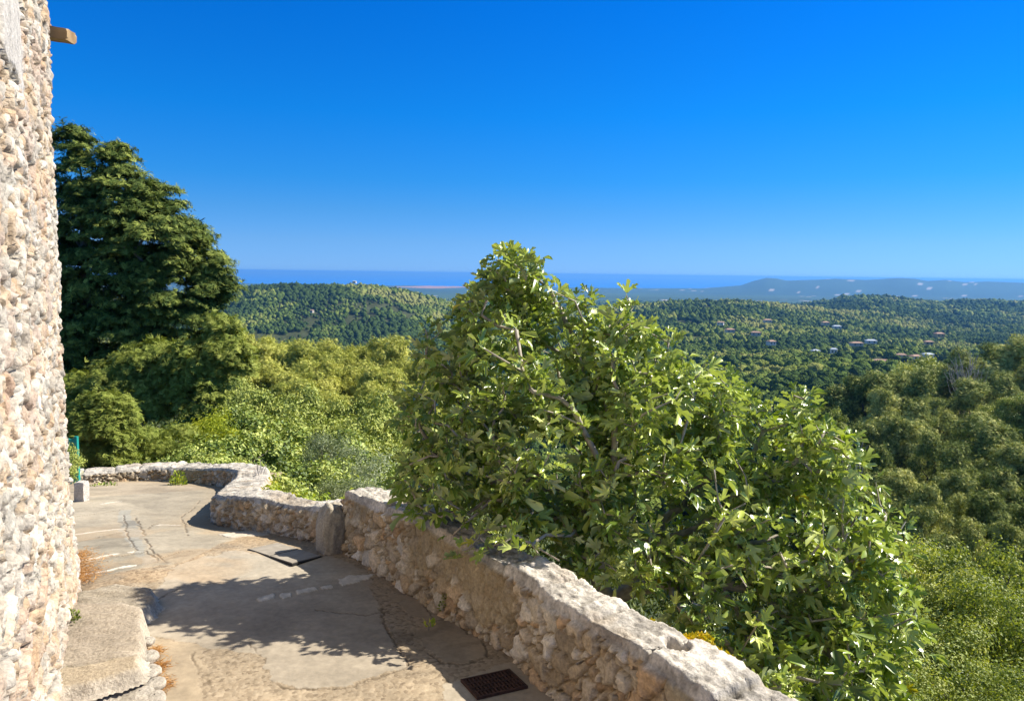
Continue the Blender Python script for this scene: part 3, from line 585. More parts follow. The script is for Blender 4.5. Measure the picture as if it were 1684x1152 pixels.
for k, (a, b_, r_) in enumerate([(240, 1052, .040), (243, 1078, .05), (248, 1100, .045), (252, 1122, .05), (254, 1146, .05), (238, 1108, .05), (216, 1126, .06), (190, 1134, .06), (230, 1142, .06), (165, 1146, .05), (172, 968, .05), (180, 975, .03), (150, 1098, .035)]):
    p = PZ(a, b_, -2.13+EYE); boulder('edge_stone', (p[0], p[1], p[2]-.01 - (.06 if k in (10, 11) else 0)), (r_*1.2, r_, r_*.55), 200+k, None, (.56, .50, .41), parent=stp, res=(26, 16), rz=k*1.3)

# ------------------------------------------------------------------ drain grate, covers, little stone post, gate
def ground_quad(pts, dz): return [np.array([x, y, float(lane(y))+EYE+dz]) for x, y in G(pts)]
gq = ground_quad([(757, 1121), (838, 1103), (868, 1132), (785, 1151)], .012)
g0 = sum(gq)/4; gr = thing('drain_grate', 'small rusty drain grate in the concrete close to the parapet', 'grate', g0)
ex = (gq[1]-gq[0]+gq[2]-gq[3])/2; ey = (gq[3]-gq[0]+gq[2]-gq[1])/2
if np.cross(ex, ey)[2] < 0: ex, ey = -ex, ey
def barbox(a0, a1, b0, b1, z0, z1):
    V = [a*ex+b_*ey+np.array([0, 0, z]) for a in (a0, a1) for b_ in (b0, b1) for z in (z0, z1)]
    return np.array(V), np.array([[0, 1, 3, 2], [4, 6, 7, 5], [0, 4, 5, 1], [2, 3, 7, 6], [0, 2, 6, 4], [1, 5, 7, 3]])
link('frame', make_mesh('frame', *join([barbox(-.5, .5, -.5, -.45, -.02, .006), barbox(-.5, .5, .45, .5, -.02, .006), barbox(-.5, -.46, -.45, .45, -.02, .006), barbox(.46, .5, -.45, .45, -.02, .006)])), M['iron'], gr)
bars = [barbox(-.46+.92*(i+.2)/13, -.46+.92*(i+.72)/13, -.45, .45, -.02, .003) for i in range(13)] + [barbox(-.455, .455, y-.018, y+.018, -.02, .0045) for y in (-.22, 0, .22)]
link('bars', make_mesh('bars', *join(bars)), M['iron'], gr)
link('sump', make_mesh('sump', *join([barbox(-.46, .46, -.45, .45, -.03, -.024)])), M['black'], gr)
cq = ground_quad([(408, 905), (454, 894), (533, 917), (479, 930)], .012); c0 = sum(cq)/4
cv = thing('manhole_cover', 'two-plate concrete utility cover outlined in black in the lane', 'cover', c0)
ex = (cq[1]-cq[0]+cq[2]-cq[3])/2; ey = (cq[3]-cq[0]+cq[2]-cq[1])/2
if np.cross(ex, ey)[2] < 0: ex = -ex
link('frame', make_mesh('frame', *join([barbox(-.5, .5, -.5, .5, -.03, .002)])), M['black'], cv)
for b0, b1 in ((-.47, -.015), (.015, .47)):
    link('plate', make_mesh('plate', *join([barbox(-.47, .47, b0, b1, -.025, .008)])), M['plate'], cv)
pq = P(134, 838, 9.3)
V, Fc = lumpy_box((0, 0, 0), (.12, .13, .34), 31, (8, 8, 14), .02); c = np.array([.62, .57, .50])*(.7+.6*fbm(V*12, 3, 9))[:, None]
zz = float(lane(9.0))+EYE
link('stone_post', make_mesh('stone_post', V, Fc, False, col=c), M['stone'], None, 'short whitish stone post beside the green gate', 'post', loc=(P(135, 820, 8.9)[0], 8.9, zz+.09))
gp = np.array([P(121, 760, 9.7)[0], 9.7, float(lane(9.7))+EYE])
gt = thing('garden_gate', 'narrow turquoise metal gate behind the corner of the house', 'gate', gp)
parts = [box((-.35+.05*i, .0, .42), (.018, .018, .62)) for i in range(8)]
link('bars', make_mesh('bars', *join(parts)), M['gate'], gt)
link('frame', make_mesh('frame', *join([box((-.18, .0, .16), (.44, .03, .04)), box((-.18, .0, .70), (.44, .03, .04)), box((.05, 0, .38), (.04, .045, .76)), box((-.41, 0, .38), (.04, .045, .76))])), M['gate'], gt)
link('panel', make_mesh('panel', *join([box((-.17, .02, .42), (.40, .006, .5))])), M['gate'], gt)

# ------------------------------------------------------------------ foliage tools
def fig_leaf(lobes, seed, fold=.10, droop=.22, curl=0.):
    r = np.random.default_rng(seed); ring = []; ctr = (0, .20)
    ang = {5: [-84, -42, 0, 42, 84], 3: [-44, 0, 44], 1: [0]}[lobes]; ln = {5: [.42, .74, 1.0, .74, .42], 3: [.72, 1.0, .72], 1: [1.0]}[lobes]; wd = {5: 13, 3: 15, 1: 24}[lobes]
    def pt(a, rad, z=0): a = math.radians(a); x = math.sin(a)*rad; y = ctr[1]+math.cos(a)*rad; return (x, y, z - droop*(x*x+(y-.1)**2) + curl*x)
    ring.append(pt(-150, .19))
    for i, (a, l) in enumerate(zip(ang, ln)):
        l *= r.uniform(.86, 1.1)*.82; w = wd*r.uniform(.85, 1.15); a += r.normal(0, 4)
        ring += [pt(a-w*1.0, l*.62, fold*.6), pt(a-w*.80, l*.88, fold*.9), pt(a, l*1.02, -.02), pt(a+w*.80, l*.88, fold*.9), pt(a+w*1.0, l*.62, fold*.6)]
        if i < len(ang)-1: ring.append(pt((a+ang[i+1])/2, .34*r.uniform(.85, 1.15), fold*.25))
    ring.append(pt(150, .19))
    V = [(0, ctr[1], 0)] + ring; n = len(ring); F_ = [(0, i+1, i) for i in range(1, n)]+[(0, 1, n)]
    s = len(V); V += [(-.014, -.38, .05), (.014, -.38, .05), (.014, .1, -.01), (-.014, .1, -.01)]; F_ += [(s, s+1, s+2), (s, s+2, s+3)]
    return np.array(V, float), np.array(F_)
FIG = [fig_leaf(5, 1, .16, .25), fig_leaf(5, 2, .10, .55, .15), fig_leaf(3, 3, .18, .15, -.1), fig_leaf(3, 4, .24, .6), fig_leaf(5, 5, .28, -.1), fig_leaf(1, 6, .20, .35, .1), fig_leaf(3, 8, .10, -.25, .2)]
SMALL = (np.array([[0, 0, 0], [.32, .45, .08], [0, 1, -.08], [-.32, .45, .08], [0, .5, 0]]), np.array([[0, 1, 4], [1, 2, 4], [2, 3, 4], [3, 0, 4]]))
SLIM = (np.array([[0, 0, 0], [.13, .45, .05], [0, 1, -.12], [-.13, .45, .05]]), np.array([[0, 1, 2], [0, 2, 3]]))
def tuft(nb, w, spread, seed):
    r = np.random.default_rng(seed); V, F_ = [], []
    for i in range(nb):
        d = np.array([r.normal(0, spread), 1, r.normal(0, spread)]); d /= np.linalg.norm(d); l = r.uniform(.7, 1)
        s = np.cross(d, r.normal(size=3)); s /= np.linalg.norm(s); k = len(V)
        V += [-s*w, s*w, d*l]; F_.append((k, k+1, k+2))
    return np.array(V), np.array(F_)
NEEDLE = [tuft(7, .045, .55, s) for s in (1, 2, 3)]
SPRAY = [tuft(7, .075, .38, s) for s in (4, 5, 6)]
def fan(nb, w, spread, seed, zn=.12):
    r = np.random.default_rng(seed); V, F_ = [], []
    for i in range(nb):
        a = (i/(nb-1)-.5)*2*spread+r.normal(0, .12); l = r.uniform(.7, 1); d = np.array([math.sin(a), math.cos(a), r.normal(0, zn)])*l; s = np.array([math.cos(a), -math.sin(a), 0])*w; k = len(V)
        V += [-s*.6, d*.55-s, d, d*.55+s, s*.6]; F_ += [(k, k+1, k+3), (k+1, k+2, k+3), (k, k+3, k+4)]
    V = np.array(V); V[:, 1] -= .35; return V, np.array(F_)
FAN = [fan(6, .055, 1.5, s) for s in (7, 8, 9)]
FSPR = [fan(7, .045, .75, s, .2) for s in (17, 18, 19)]
def foliage(specs):
    """specs: list of (template, pos, R, scale, rnd) -> mesh arrays"""
    Vs, Fs, A, n = [], [], [], 0
    for T, pos, R, sc, rn in specs:
        if len(pos) == 0: continue
        V, Fc = scatter(T, pos, R, sc); Vs.append(V); Fs.append(Fc+n); n += len(V); A.append(np.repeat(rn, len(T[0])))
    return np.vstack(Vs), np.vstack(Fs), np.hstack(A)
def unit(n, r=rng): v = r.normal(size=(n, 3)); return v/np.linalg.norm(v, axis=1, keepdims=True)

def skeleton(root, trunk, tips, r_tip=.01, balance=.35, seg=.25, expo=.42, sides=5, wig=.06, seed=0, rmax=None):
    """branches reach every tip from the trunk; returns verts, quads"""
    r = np.random.default_rng(seed); pos = [np.array(root, float)]; par = [-1]; plen = [0.]
    for t in trunk: t = np.array(t, float); pos.append(t); par.append(len(pos)-2); plen.append(plen[-1]+np.linalg.norm(t-pos[-2]))
    cap = len(tips)*12+2000; A = np.zeros((cap, 3)); Lp = np.zeros(cap); n = len(pos); A[:n] = pos; Lp[:n] = plen
    cnt_leaf = []
    base = trunk[-1] if len(trunk) else root
    for t in tips[np.argsort(np.linalg.norm(tips-np.array(base), axis=1))]:
        d = np.linalg.norm(A[:n]-t, axis=1); j = int(np.argmin(d + balance*Lp[:n])); k = max(1, int(d[j]/seg)); k = min(k, 10)
        p0 = A[j].copy(); prev = j
        if n+k >= cap: break
        sag = r.normal(size=3)*d[j]*wig
        for q_ in range(1, k+1):
            f = q_/k; p = p0+(t-p0)*f + sag*math.sin(f*math.pi) + np.array([0, 0, -.08*d[j]*math.sin(f*math.pi)])
            A[n] = p; par.append(prev); Lp[n] = Lp[prev]+np.linalg.norm(p-A[prev]); prev = n; n += 1
        cnt_leaf.append(prev)
    cnt = np.zeros(n)
    for l in cnt_leaf: cnt[l] += 1
    for i in range(n-1, 0, -1): cnt[par[i]] += cnt[i]
    rad = r_tip*np.maximum(cnt, 1)**expo
    if rmax: rad = np.minimum(rad, rmax)
    V, Fc = [], []; ringi = [None]*n; fr = [None]*n
    ca = np.cos(np.arange(sides)*2*np.pi/sides); sa = np.sin(np.arange(sides)*2*np.pi/sides)
    def ring(p, d, ref, rr):
        x = ref-d*(ref@d); l = np.linalg.norm(x)
        if l < 1e-4: x = np.cross(d, [.3, .8, .5]); l = np.linalg.norm(x)
        x = x/l; y = np.cross(d, x); k = len(V)
        V.extend(p + rr*(ca[i]*x+sa[i]*y) for i in range(sides)); return k, x
    for i in range(1, n):
        j = par[i]; d = A[i]-A[j]; l = np.linalg.norm(d)
        if l < 1e-5: ringi[i] = ringi[j]; fr[i] = fr[j]; continue
        d = d/l
        if ringi[j] is None: ringi[j], fr[j] = ring(A[j], d, np.array([1., 0, 0]), rad[j]*1.25 if j == 0 else rad[j])
        s = ringi[j]
        if rad[i] < .6*rad[j]: s, _ = ring(A[j], d, fr[j], rad[i]*1.15)
        ringi[i], fr[i] = ring(A[i], d, fr[j], rad[i])
        for q_ in range(sides): Fc.append((s+q_, s+(q_+1) % sides, ringi[i]+(q_+1) % sides, ringi[i]+q_))
    return np.array(V), np.array(Fc)

def blob_tips(blobs, n, r, shell=.55, gap=0.):
    """points through a union of ellipsoids, biased to the outside; returns points and outward directions"""
    C = np.array([b_[0] for b_ in blobs]); R_ = np.array([b_[1] for b_ in blobs]); w = np.prod(R_, axis=1)**(2/3); w /= w.sum(); P_, D_ = [], []
    tries = 0
    while len(P_) < n and tries < 60:
        tries += 1; k = r.choice(len(blobs), n*2, p=w); u = unit(n*2, r); rr = (shell+(1-shell)*r.random(n*2)**.5)
        p = C[k]+u*R_[k]*rr[:, None]
        for q_, i in zip(p, range(len(p))):
            e = (((q_-C)/R_)**2).sum(1); e[k[i]] = 9
            if e.min() > shell**2*.8:
                dd = u[i]/R_[k[i]]; P_.append(q_); D_.append(dd/np.linalg.norm(dd))
            if len(P_) >= n: break
    return np.array(P_), np.array(D_)

# ------------------------------------------------------------------ the fig tree
rf = np.random.default_rng(21)
FB = [(848, 452, 5.6, 52, 48, .25), (815, 520, 5.6, 85, 60, .40), (925, 520, 5.5, 75, 55, .40), (1040, 530, 5.4, 50, 30, .25), (745, 580, 5.5, 55, 50, .35), (870, 610, 5.4, 140, 90, .60), (1020, 590, 5.4, 110, 60, .45),
      (745, 690, 5.3, 95, 90, .55), (720, 790, 5.1, 75, 70, .45), (900, 740, 5.2, 150, 130, .75), (1080, 670, 5.2, 120, 105, .65), (1150, 650, 5.2, 70, 55, .4), (1090, 810, 5.0, 170, 130, .75), (1260, 710, 5.1, 100, 85, .55), (1330, 760, 5.0, 80, 80, .5),
      (850, 865, 4.75, 120, 55, .40), (1300, 870, 4.8, 130, 110, .6), (1010, 925, 4.7, 120, 70, .42), (1180, 970, 4.5, 130, 85, .5), (1400, 880, 4.9, 80, 80, .5), (1390, 980, 4.7, 110, 90, .5), (1330, 1080, 4.3, 130, 80, .42), (1440, 1070, 4.6, 70, 80, .4), (1240, 1110, 4.0, 60, 50, .22)]
fb = []
for a, b_, yy, rx, ry_, rd in FB: fb.append((P(a, b_, yy), np.array([rx*yy/F, rd, ry_*yy/F])))
tips, dirs = blob_tips(fb, 1650, rf, .58)
lone = np.array([P(1030, 478, 5.4), P(1040, 500, 5.4), P(832, 412, 5.6), P(850, 425, 5.6), P(800, 440, 5.6), P(895, 440, 5.6), P(905, 470, 5.5), P(700, 535, 5.5), P(705, 555, 5.5), P(655, 660, 5.4), P(1330, 640, 5.1), P(1400, 715, 5.0), P(1440, 785, 4.9), P(1490, 850, 4.9), P(1520, 1060, 4.6), P(1160, 590, 5.3), P(1100, 545, 5.3)])
tips = np.vstack([tips, lone]); dirs = np.vstack([dirs, np.tile([0, 0, 1.], (len(lone), 1))])
wsd = wall_side(tips[:, 0], tips[:, 1]); ok = ~((tips[:, 2] < EYE-1.62) & (wsd < .42)); tips, dirs = tips[ok], dirs[ok]
gp_ = fbm(tips*2.1+3.3, 2, 55); ok = gp_ > .365; tips, dirs = tips[ok], dirs[ok]
over = np.array([P(a, b_, yy) for a, b_, yy in [(720, 850, 4.85), (740, 880, 4.7), (770, 898, 4.5), (800, 900, 4.35), (830, 888, 4.3), (760, 860, 4.7), (800, 870, 4.5), (850, 900, 4.2), (700, 830, 5.0), (880, 910, 4.2), (915, 922, 4.15), (785, 885, 4.4), (815, 905, 4.28), (755, 905, 4.5), (735, 868, 4.75), (845, 880, 4.35), (870, 895, 4.3)]])
tips = np.vstack([tips, over]); dirs = np.vstack([dirs, np.tile([-.6, -.5, .1], (len(over), 1))])
froot = np.array([.95, 5.35, float(ground(np.array([.95]), np.array([5.35]))[0])-.15])
fc = P(1040, 900, 5.2)
fig = thing('fig_tree', 'large leafy fig tree leaning over the stone parapet', 'tree', froot)
Vb, Fb_ = skeleton(froot, [froot+np.array([-.03, 0, .35]), froot+np.array([-.10, -.03, .75])], tips-dirs*.03, r_tip=.0048, balance=.30, seg=.16, expo=.40, wig=.10, seed=4, rmax=.11)
link('trunk', make_mesh('trunk', Vb-froot, Fb_, True), M['figbark'], fig)
specs = []; nl = 0; PP, DD, SS, KK, RR, RO = [], [], [], [], [], []
for t, d in zip(tips, dirs):
    up = d*.55+np.array([0, 0, .75]); up /= np.linalg.norm(up); k = rf.integers(4, 9); a0 = rf.random()*6.28; tone = rf.normal(.55, .2)
    x = np.cross(up, [.2, .9, .3]); x /= np.linalg.norm(x); y = np.cross(up, x)
    for i in range(k):
        a = a0+i*2.4; el = rf.uniform(-.25, .95)*(1 if i > 1 else .6) + (.35 if i < 2 else 0)
        dr = (math.cos(a)*x+math.sin(a)*y)*math.cos(el)+up*math.sin(el) + np.array([0, 0, -.38 if i > 2 else 0]); dr /= np.linalg.norm(dr)
        s = rf.uniform(.075, .142)*(.72 if i < 2 else 1); PP.append(t - up*.02*i + dr*s*.30); DD.append(dr); SS.append(s); KK.append(rf.integers(0, len(FIG))); RR.append(tone+rf.normal(0, .14)); RO.append(rf.normal(0, .75))
PP, DD, SS, KK, RR, RO = map(np.array, (PP, DD, SS, KK, RR, RO)); RR = np.clip(RR, 0, .96); RR[rf.random(len(RR)) < .008] = 1.0
wsd = wall_side(PP[:, 0], PP[:, 1]); wsd2 = wall_side(PP[:, 0]+DD[:, 0]*SS, PP[:, 1]+DD[:, 1]*SS)
ok = ~((PP[:, 2] < EYE-1.64) & (wsd > -.04) & (wsd < .36)) & ~((PP[:, 2]+DD[:, 2]*SS < EYE-1.66) & (wsd2 > -.04) & (wsd2 < .36)); ok &= ~((PP[:, 2] < EYE-1.9) & (wsd < .1))
PP, DD, SS, KK, RR, RO = (q_[ok] for q_ in (PP, DD, SS, KK, RR, RO)); Rm = rot_from(DD, RO)
V, Fc, A_ = foliage([(FIG[k], PP[KK == k]-froot, Rm[KK == k], SS[KK == k], RR[KK == k]) for k in range(len(FIG))])
link('crown', make_mesh('crown', V, Fc, True, rnd=A_), M['fig'], fig)

# ------------------------------------------------------------------ generic puffed crowns
def crown_mesh(centres, radii, per, T, size, r, flat=.7, lift=.35, tone_sd=.12, inner=.25, rag=1.3, sprout=0):
    specs = []; n = len(centres)
    if sprout:
        for t in NEEDLE:
            k = r.integers(0, n, int(n*sprout/3)); u = unit(len(k), r); u[:, 2] = np.abs(u[:, 2])*.8+.1; pos = centres[k]+u*(radii[k]*r.uniform(.8, 1.25, len(k)))[:, None]; specs.append((t, pos, rot_from(u+A3([0, 0, .8])+r.normal(0, .2, u.shape), r.random(len(k))*6), size*r.uniform(1.3, 2.3, len(k)), np.clip(r.normal(.62, .15, len(k)), 0, 1)))
    for ti, t in enumerate(T):
        pos, dr, rn = [], [], []
        for c_, R_ in zip(centres, radii):
            m_ = max(3, int(per*(R_/np.mean(radii))**2/len(T))); u = unit(m_, r); u[:, 2] = np.where(u[:, 2] < -.3, -u[:, 2]*.5, u[:, 2])
            lump = fbm(u*2.1+c_*3, 2, 5)-.5; rr = R_*(inner+(1-inner)*r.random(m_)**.4)*(1+lump*rag)*(1+.35*(r.random(m_) < .08)); pos.append(c_+u*rr[:, None]*np.array([1, 1, flat])); d = u+np.array([0, 0, lift])+r.normal(0, .42, (m_, 3)); dr.append(d); rn.append(np.clip(r.normal(.5, tone_sd, m_)+r.normal(0, tone_sd), 0, 1))
        pos, dr, rn = np.vstack(pos), np.vstack(dr), np.hstack(rn); specs.append((t, pos, rot_nrm(dr, r.random(len(pos))*6.28), size*r.uniform(.7, 1.25, len(pos)), rn))
    return foliage(specs)
def make_tree(name, cat, seed, blobs, npuff, puff_r, per, T, size, mat, bark, trunk, r_tip=.02, shell=.55, flat=.7, lift=.35, expo=.45, inner=.25, balance=.3, seg=.5, tone=.12, rmax=None, sprout=0):
    r = np.random.default_rng(seed); C_, D_ = blob_tips(blobs, npuff, r, shell); R_ = puff_r*r.uniform(.5, 1.5, len(C_))
    V, Fc, A_ = crown_mesh(C_, R_, per, T, size, r, flat, lift, tone, inner, sprout=sprout)
    root = thing(name, 'x', cat)
    link('crown', make_mesh(name+'_crown', V, Fc, False, rnd=A_), mat, root)
    Vb, Fb_ = skeleton((0, 0, -.5), trunk, C_, r_tip=r_tip, balance=balance, seg=seg, expo=expo, seed=seed, sides=6, rmax=rmax)
    link('trunk', make_mesh(name+'_trunk', Vb, Fb_, True), bark, root)
    root['h'] = float(V[:, 2].max()); root['w'] = float((np.percentile(V[:, 0], 98)-np.percentile(V[:, 0], 2)))
    return root
A3 = np.array
def pine_blobs(seed, h=9., w=5.6):
    r = np.random.default_rng(seed); b_ = []; n = r.integers(7, 10)
    for k in range(n):
        f = (k+.5)/n; a = k*2.4+r.normal(0, .4); z = h*(.42+.46*f); d = w/2*(.30+.42*math.sin(math.pi*min(1, f*.9+.12)))*r.uniform(.6, 1.05)*(1-.55*f); rr = w*.17*r.uniform(.55, 1.5)
        b_.append((A3([math.cos(a)*d, math.sin(a)*d, z]), A3([rr, rr, rr*.72])))
    b_.append((A3([0, 0, h*.90]), A3([w*.17, w*.17, h*.08]))); return b_
def pine(seed, mat, h=9., w=5.6, per=330, npuff=54):
    return make_tree('pine_tree', 'tree', seed, pine_blobs(seed, h, w), npuff, .60, per, FAN, .17, mat, M['pinebark'], [(.1, 0, h*.25), (.0, .12, h*.45), (.1, 0, h*.62)], r_tip=.022, tone=.24, shell=.45, flat=.95, lift=.3, expo=.44, inner=.5, sprout=14)
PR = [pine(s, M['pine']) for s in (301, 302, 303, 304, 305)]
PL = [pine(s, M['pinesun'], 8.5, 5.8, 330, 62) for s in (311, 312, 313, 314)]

def bush(seed, T, size, mat, w=1.6, h=1.3, n=34, per=120, pr=.24, name='shrub', flat=.85, lift=.3, tone=.2):
    r = np.random.default_rng(seed); bl = [(A3([r.uniform(-.28, .28)*w, r.uniform(-.28, .28)*w, h*r.uniform(.42, .68)]), A3([w*.3, w*.3, h*.3])*r.uniform(.85, 1.15)) for _ in range(5)]
    return make_tree(name, 'shrub', seed, bl, n, pr, per, T, size, mat, M['bark'], [(.0, .0, h*.12), (.03, 0, h*.25)], r_tip=.006, shell=.45, flat=flat, lift=lift, expo=.42, inner=.1, seg=.2, tone=tone)
BT = [bush(s, [SMALL], .13, M['broad'], w=4.2, h=4.6, n=80, per=190, pr=.46, name='broadleaf_tree') for s in (541, 542, 543)]
def put(proto, px, top_py, Y, wpx, label, group=None, hs=None, rz=None, ground_snap=True):
    """stands a tree on the hillside so that it is Y metres ahead, wpx wide and reaches up to top_py in the photograph"""
    t = P(px, top_py, Y); g = float(ground(np.array([t[0]]), np.array([Y]))[0]); w = wpx*Y/F; s = w/proto['w']; h = t[2]-g
    sz = h/proto['h'] if hs is None else hs
    sz = max(sz, s*.95); sz = min(sz, s*1.4)
    return place(proto, (t[0], Y, t[2]-proto['h']*sz), random.random()*6.28 if rz is None else rz, (s, s, sz), label, group)

# right-hand pinewood
Rp = [(1431, 606, 100, 100), (1483, 598, 98, 110), (1523, 602, 95, 90), (1571, 566, 112, 95), (1632, 558, 116, 85), (1675, 546, 118, 95), (1375, 628, 96, 75), (1451, 632, 84, 95), (1497, 648, 80, 85), (1655, 604, 92, 95),
 (1378, 668, 80, 85), (1419, 686, 70, 85), (1475, 676, 68, 120), (1530, 700, 64, 70), (1545, 650, 78, 90), (1599, 672, 70, 115), (1642, 684, 66, 95), (1665, 640, 78, 85), (1459, 724, 58, 95), (1579, 720, 56, 95), (1483, 765, 50, 95),
 (1523, 786, 46, 95), (1579, 766, 49, 120), (1639, 762, 50, 95), (1523, 826, 40, 95), (1575, 806, 43, 80), (1625, 800, 43, 90), (1672, 722, 58, 90), (1680, 820, 40, 90), (1410, 740, 52, 85), (1600, 618, 92, 80), (1350, 640, 105, 80), (1405, 612, 108, 80),
 (1720, 600, 80, 110), (1725, 700, 55, 110), (1440, 800, 44, 80), (1600, 846, 36, 90), (1655, 852, 35, 85), (1500, 580, 125, 90), (1550, 590, 120, 90), (1340, 690, 72, 90), (1556, 870, 34, 90), (1760, 560, 110, 95), (1790, 650, 75, 100), (1850, 600, 90, 100), (1800, 740, 52, 100), (1880, 690, 60, 100), (1930, 560, 100, 100), (1960, 640, 70, 110), (1780, 830, 40, 100), (1880, 800, 42, 110)]
EXTRA = {5: 'tallest pine at the right edge, standing against the far blue ridge', 3: 'pine just left of the bleached dead tree on the right-hand spur', 0: 'pine at the left end of the right-hand wood skyline', 12: 'broad round-crowned pine in the middle of the right-hand wood',
         15: 'wide pale-topped pine right of centre in the right-hand wood', 22: 'broad low pine near the foot of the right-hand wood', 24: 'lowest pine above the feathery shrubs, right of the fig tree'}
for i, (a, b_, yy, w_) in enumerate(Rp):
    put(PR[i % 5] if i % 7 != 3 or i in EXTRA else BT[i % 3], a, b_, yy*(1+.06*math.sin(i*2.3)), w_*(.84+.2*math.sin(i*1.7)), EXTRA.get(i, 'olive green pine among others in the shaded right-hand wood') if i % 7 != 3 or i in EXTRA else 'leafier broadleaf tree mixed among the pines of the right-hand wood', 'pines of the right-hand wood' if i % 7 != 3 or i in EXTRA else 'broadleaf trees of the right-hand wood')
Lp_ = [(420, 548, 74, 95), (478, 544, 78, 90), (540, 552, 76, 95), (590, 548, 80, 90), (640, 552, 78, 95), (690, 575, 72, 90), (450, 575, 62, 100), (520, 585, 60, 105), (570, 590, 62, 85), (625, 592, 60, 100), (680, 610, 56, 95), (400, 590, 60, 85),
 (480, 615, 50, 100), (550, 622, 50, 95), (612, 625, 50, 95), (670, 650, 46, 95), (730, 600, 66, 110), (360, 560, 76, 80), (500, 560, 70, 80), (560, 566, 68, 80)]
LLAB = ['golden green pine nearest the tall dark conifer, on the skyline of the left grove', 'golden green pine second along the skyline of the left grove', 'golden green pine at the middle of the left grove skyline', 'golden green pine right of the middle of the left grove skyline', 'golden green pine at the right end of the left grove skyline']
for i, (a, b_, yy, w_) in enumerate(Lp_):
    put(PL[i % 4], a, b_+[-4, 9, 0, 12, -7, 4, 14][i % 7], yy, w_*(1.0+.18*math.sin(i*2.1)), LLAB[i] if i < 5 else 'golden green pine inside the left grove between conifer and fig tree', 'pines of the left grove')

# ------------------------------------------------------------------ the big dark conifer
def pads(outline, Y0, r, n, pad, per, T, size, flat, depth=.75, droop=.3, tone=.12, core=.25):
    """outline: (px, py, half-width px) discs; foliage pads on a union of ellipsoids"""
    bl = [(P(a, b_, Y0+dy), A3([w*Y0/F, w*Y0/F*depth, h*Y0/F])) for a, b_, w, h, dy in outline]
    C_, D_ = blob_tips(bl, n, r, core+.3); return bl, C_, D_
CO = [(118, 235, 22, 26, 0), (188, 250, 13, 22, .3), (192, 275, 22, 20, .3), (190, 262, 16, 26, .2), (112, 240, 26, 22, .2), (315, 385, 22, 26, .2), (365, 460, 20, 18, .2), (345, 430, 22, 20, .2), (120, 290, 30, 40, 0), (195, 262, 18, 30, .3), (195, 320, 60, 45, 0), (255, 330, 38, 34, .4), (150, 380, 75, 65, 0), (235, 395, 78, 60, -.4), (295, 400, 40, 40, .5), (170, 470, 95, 75, -.2), (280, 470, 72, 65, 0), (335, 470, 38, 40, .3), (180, 560, 100, 70, 0), (300, 550, 62, 55, 0), (90, 480, 60, 120, .5), (130, 620, 70, 60, .3)]
def conifer(outline, Y0, n, per, mat, label, seed, name, size=.20, tz=.0, roots=(150, 700), topw=(135, 300), padr=.34, flatp=.38):
    r = np.random.default_rng(seed); bl, C_, D_ = pads(outline, Y0, r, n, .4, per, SPRAY, .2, .3)
    base = P(roots[0], roots[1], Y0); base[2] = float(ground(np.array([base[0]]), np.array([Y0]))[0]); root = thing(name, label, 'tree', base)
    specs = []
    for T in FSPR:
        pos, dr, rn = [], [], []
        for c_, d_ in zip(C_, D_):
            m_ = int(per*r.uniform(.6, 1.4)/3); h_ = np.array([d_[0], d_[1], 0.05])+r.normal(0, .25, 3)*[1, 1, 0]; h_ /= np.linalg.norm(h_)+1e-6; s_ = np.cross(h_, [0, 0, 1])
            a = r.uniform(-.7, 1.0, m_); b2 = r.normal(0, .42, m_)*(1.1-.5*np.abs(a)); L_ = padr*r.uniform(.8, 1.5)
            p = c_ + L_*(a[:, None]*h_ + b2[:, None]*s_) + np.stack([a*0, a*0, -.28*L_*np.maximum(a, 0)**2 + r.normal(0, flatp*.3*L_, m_)], 1)
            d = h_*.55+s_*(b2*.8)[:, None]+r.normal(0, .32, (m_, 3))+np.array([0, 0, .75]); pos.append(p); dr.append(d); rn.append(np.clip(r.normal(.5, .16)+r.normal(0, .12, m_)+a*.15, 0, 1))
        pos, dr, rn = np.vstack(pos), np.vstack(dr), np.hstack(rn); specs.append((T, pos-base, rot_nrm(dr, r.random(len(pos))*6.28), size*r.uniform(.7, 1.3, len(pos)), rn))
    V, Fc, A_ = foliage(specs); link('crown', make_mesh(name+'_crown', V, Fc, False, rnd=A_), mat, root)
    tp = P(topw[0], topw[1], Y0); tr = [base+(tp-base)*f for f in (.15, .3, .45, .6, .75, .9, 1.)]
    Vb, Fb_ = skeleton(base-[0, 0, .4], tr, C_[::3]-D_[::3]*.1, r_tip=.012, balance=.15, seg=.4, expo=.42, seed=seed, rmax=.28); link('trunk', make_mesh(name+'_trunk', Vb-base, Fb_, True), M['bark'], root)
    return root
conifer(CO, 22., 1500, 66, M['cedar'], 'tall dark conifer with layered boughs next to the stone house', 401, 'conifer_tree', size=.17)
CO2 = [(370, 575, 36, 36, 0), (320, 600, 50, 48, 0), (250, 600, 60, 45, .3), (200, 640, 60, 50, 0), (330, 645, 38, 32, -.4), (130, 665, 40, 50, 0), (260, 650, 60, 40, 0), (392, 590, 22, 26, .2), (365, 535, 25, 22, .2)]
conifer(CO2, 19., 520, 54, M['cypress'], 'paler loose cypress spreading below the tall dark conifer', 402, 'cypress_tree', size=.15, roots=(230, 740), topw=(250, 590), padr=.24, flatp=.8)

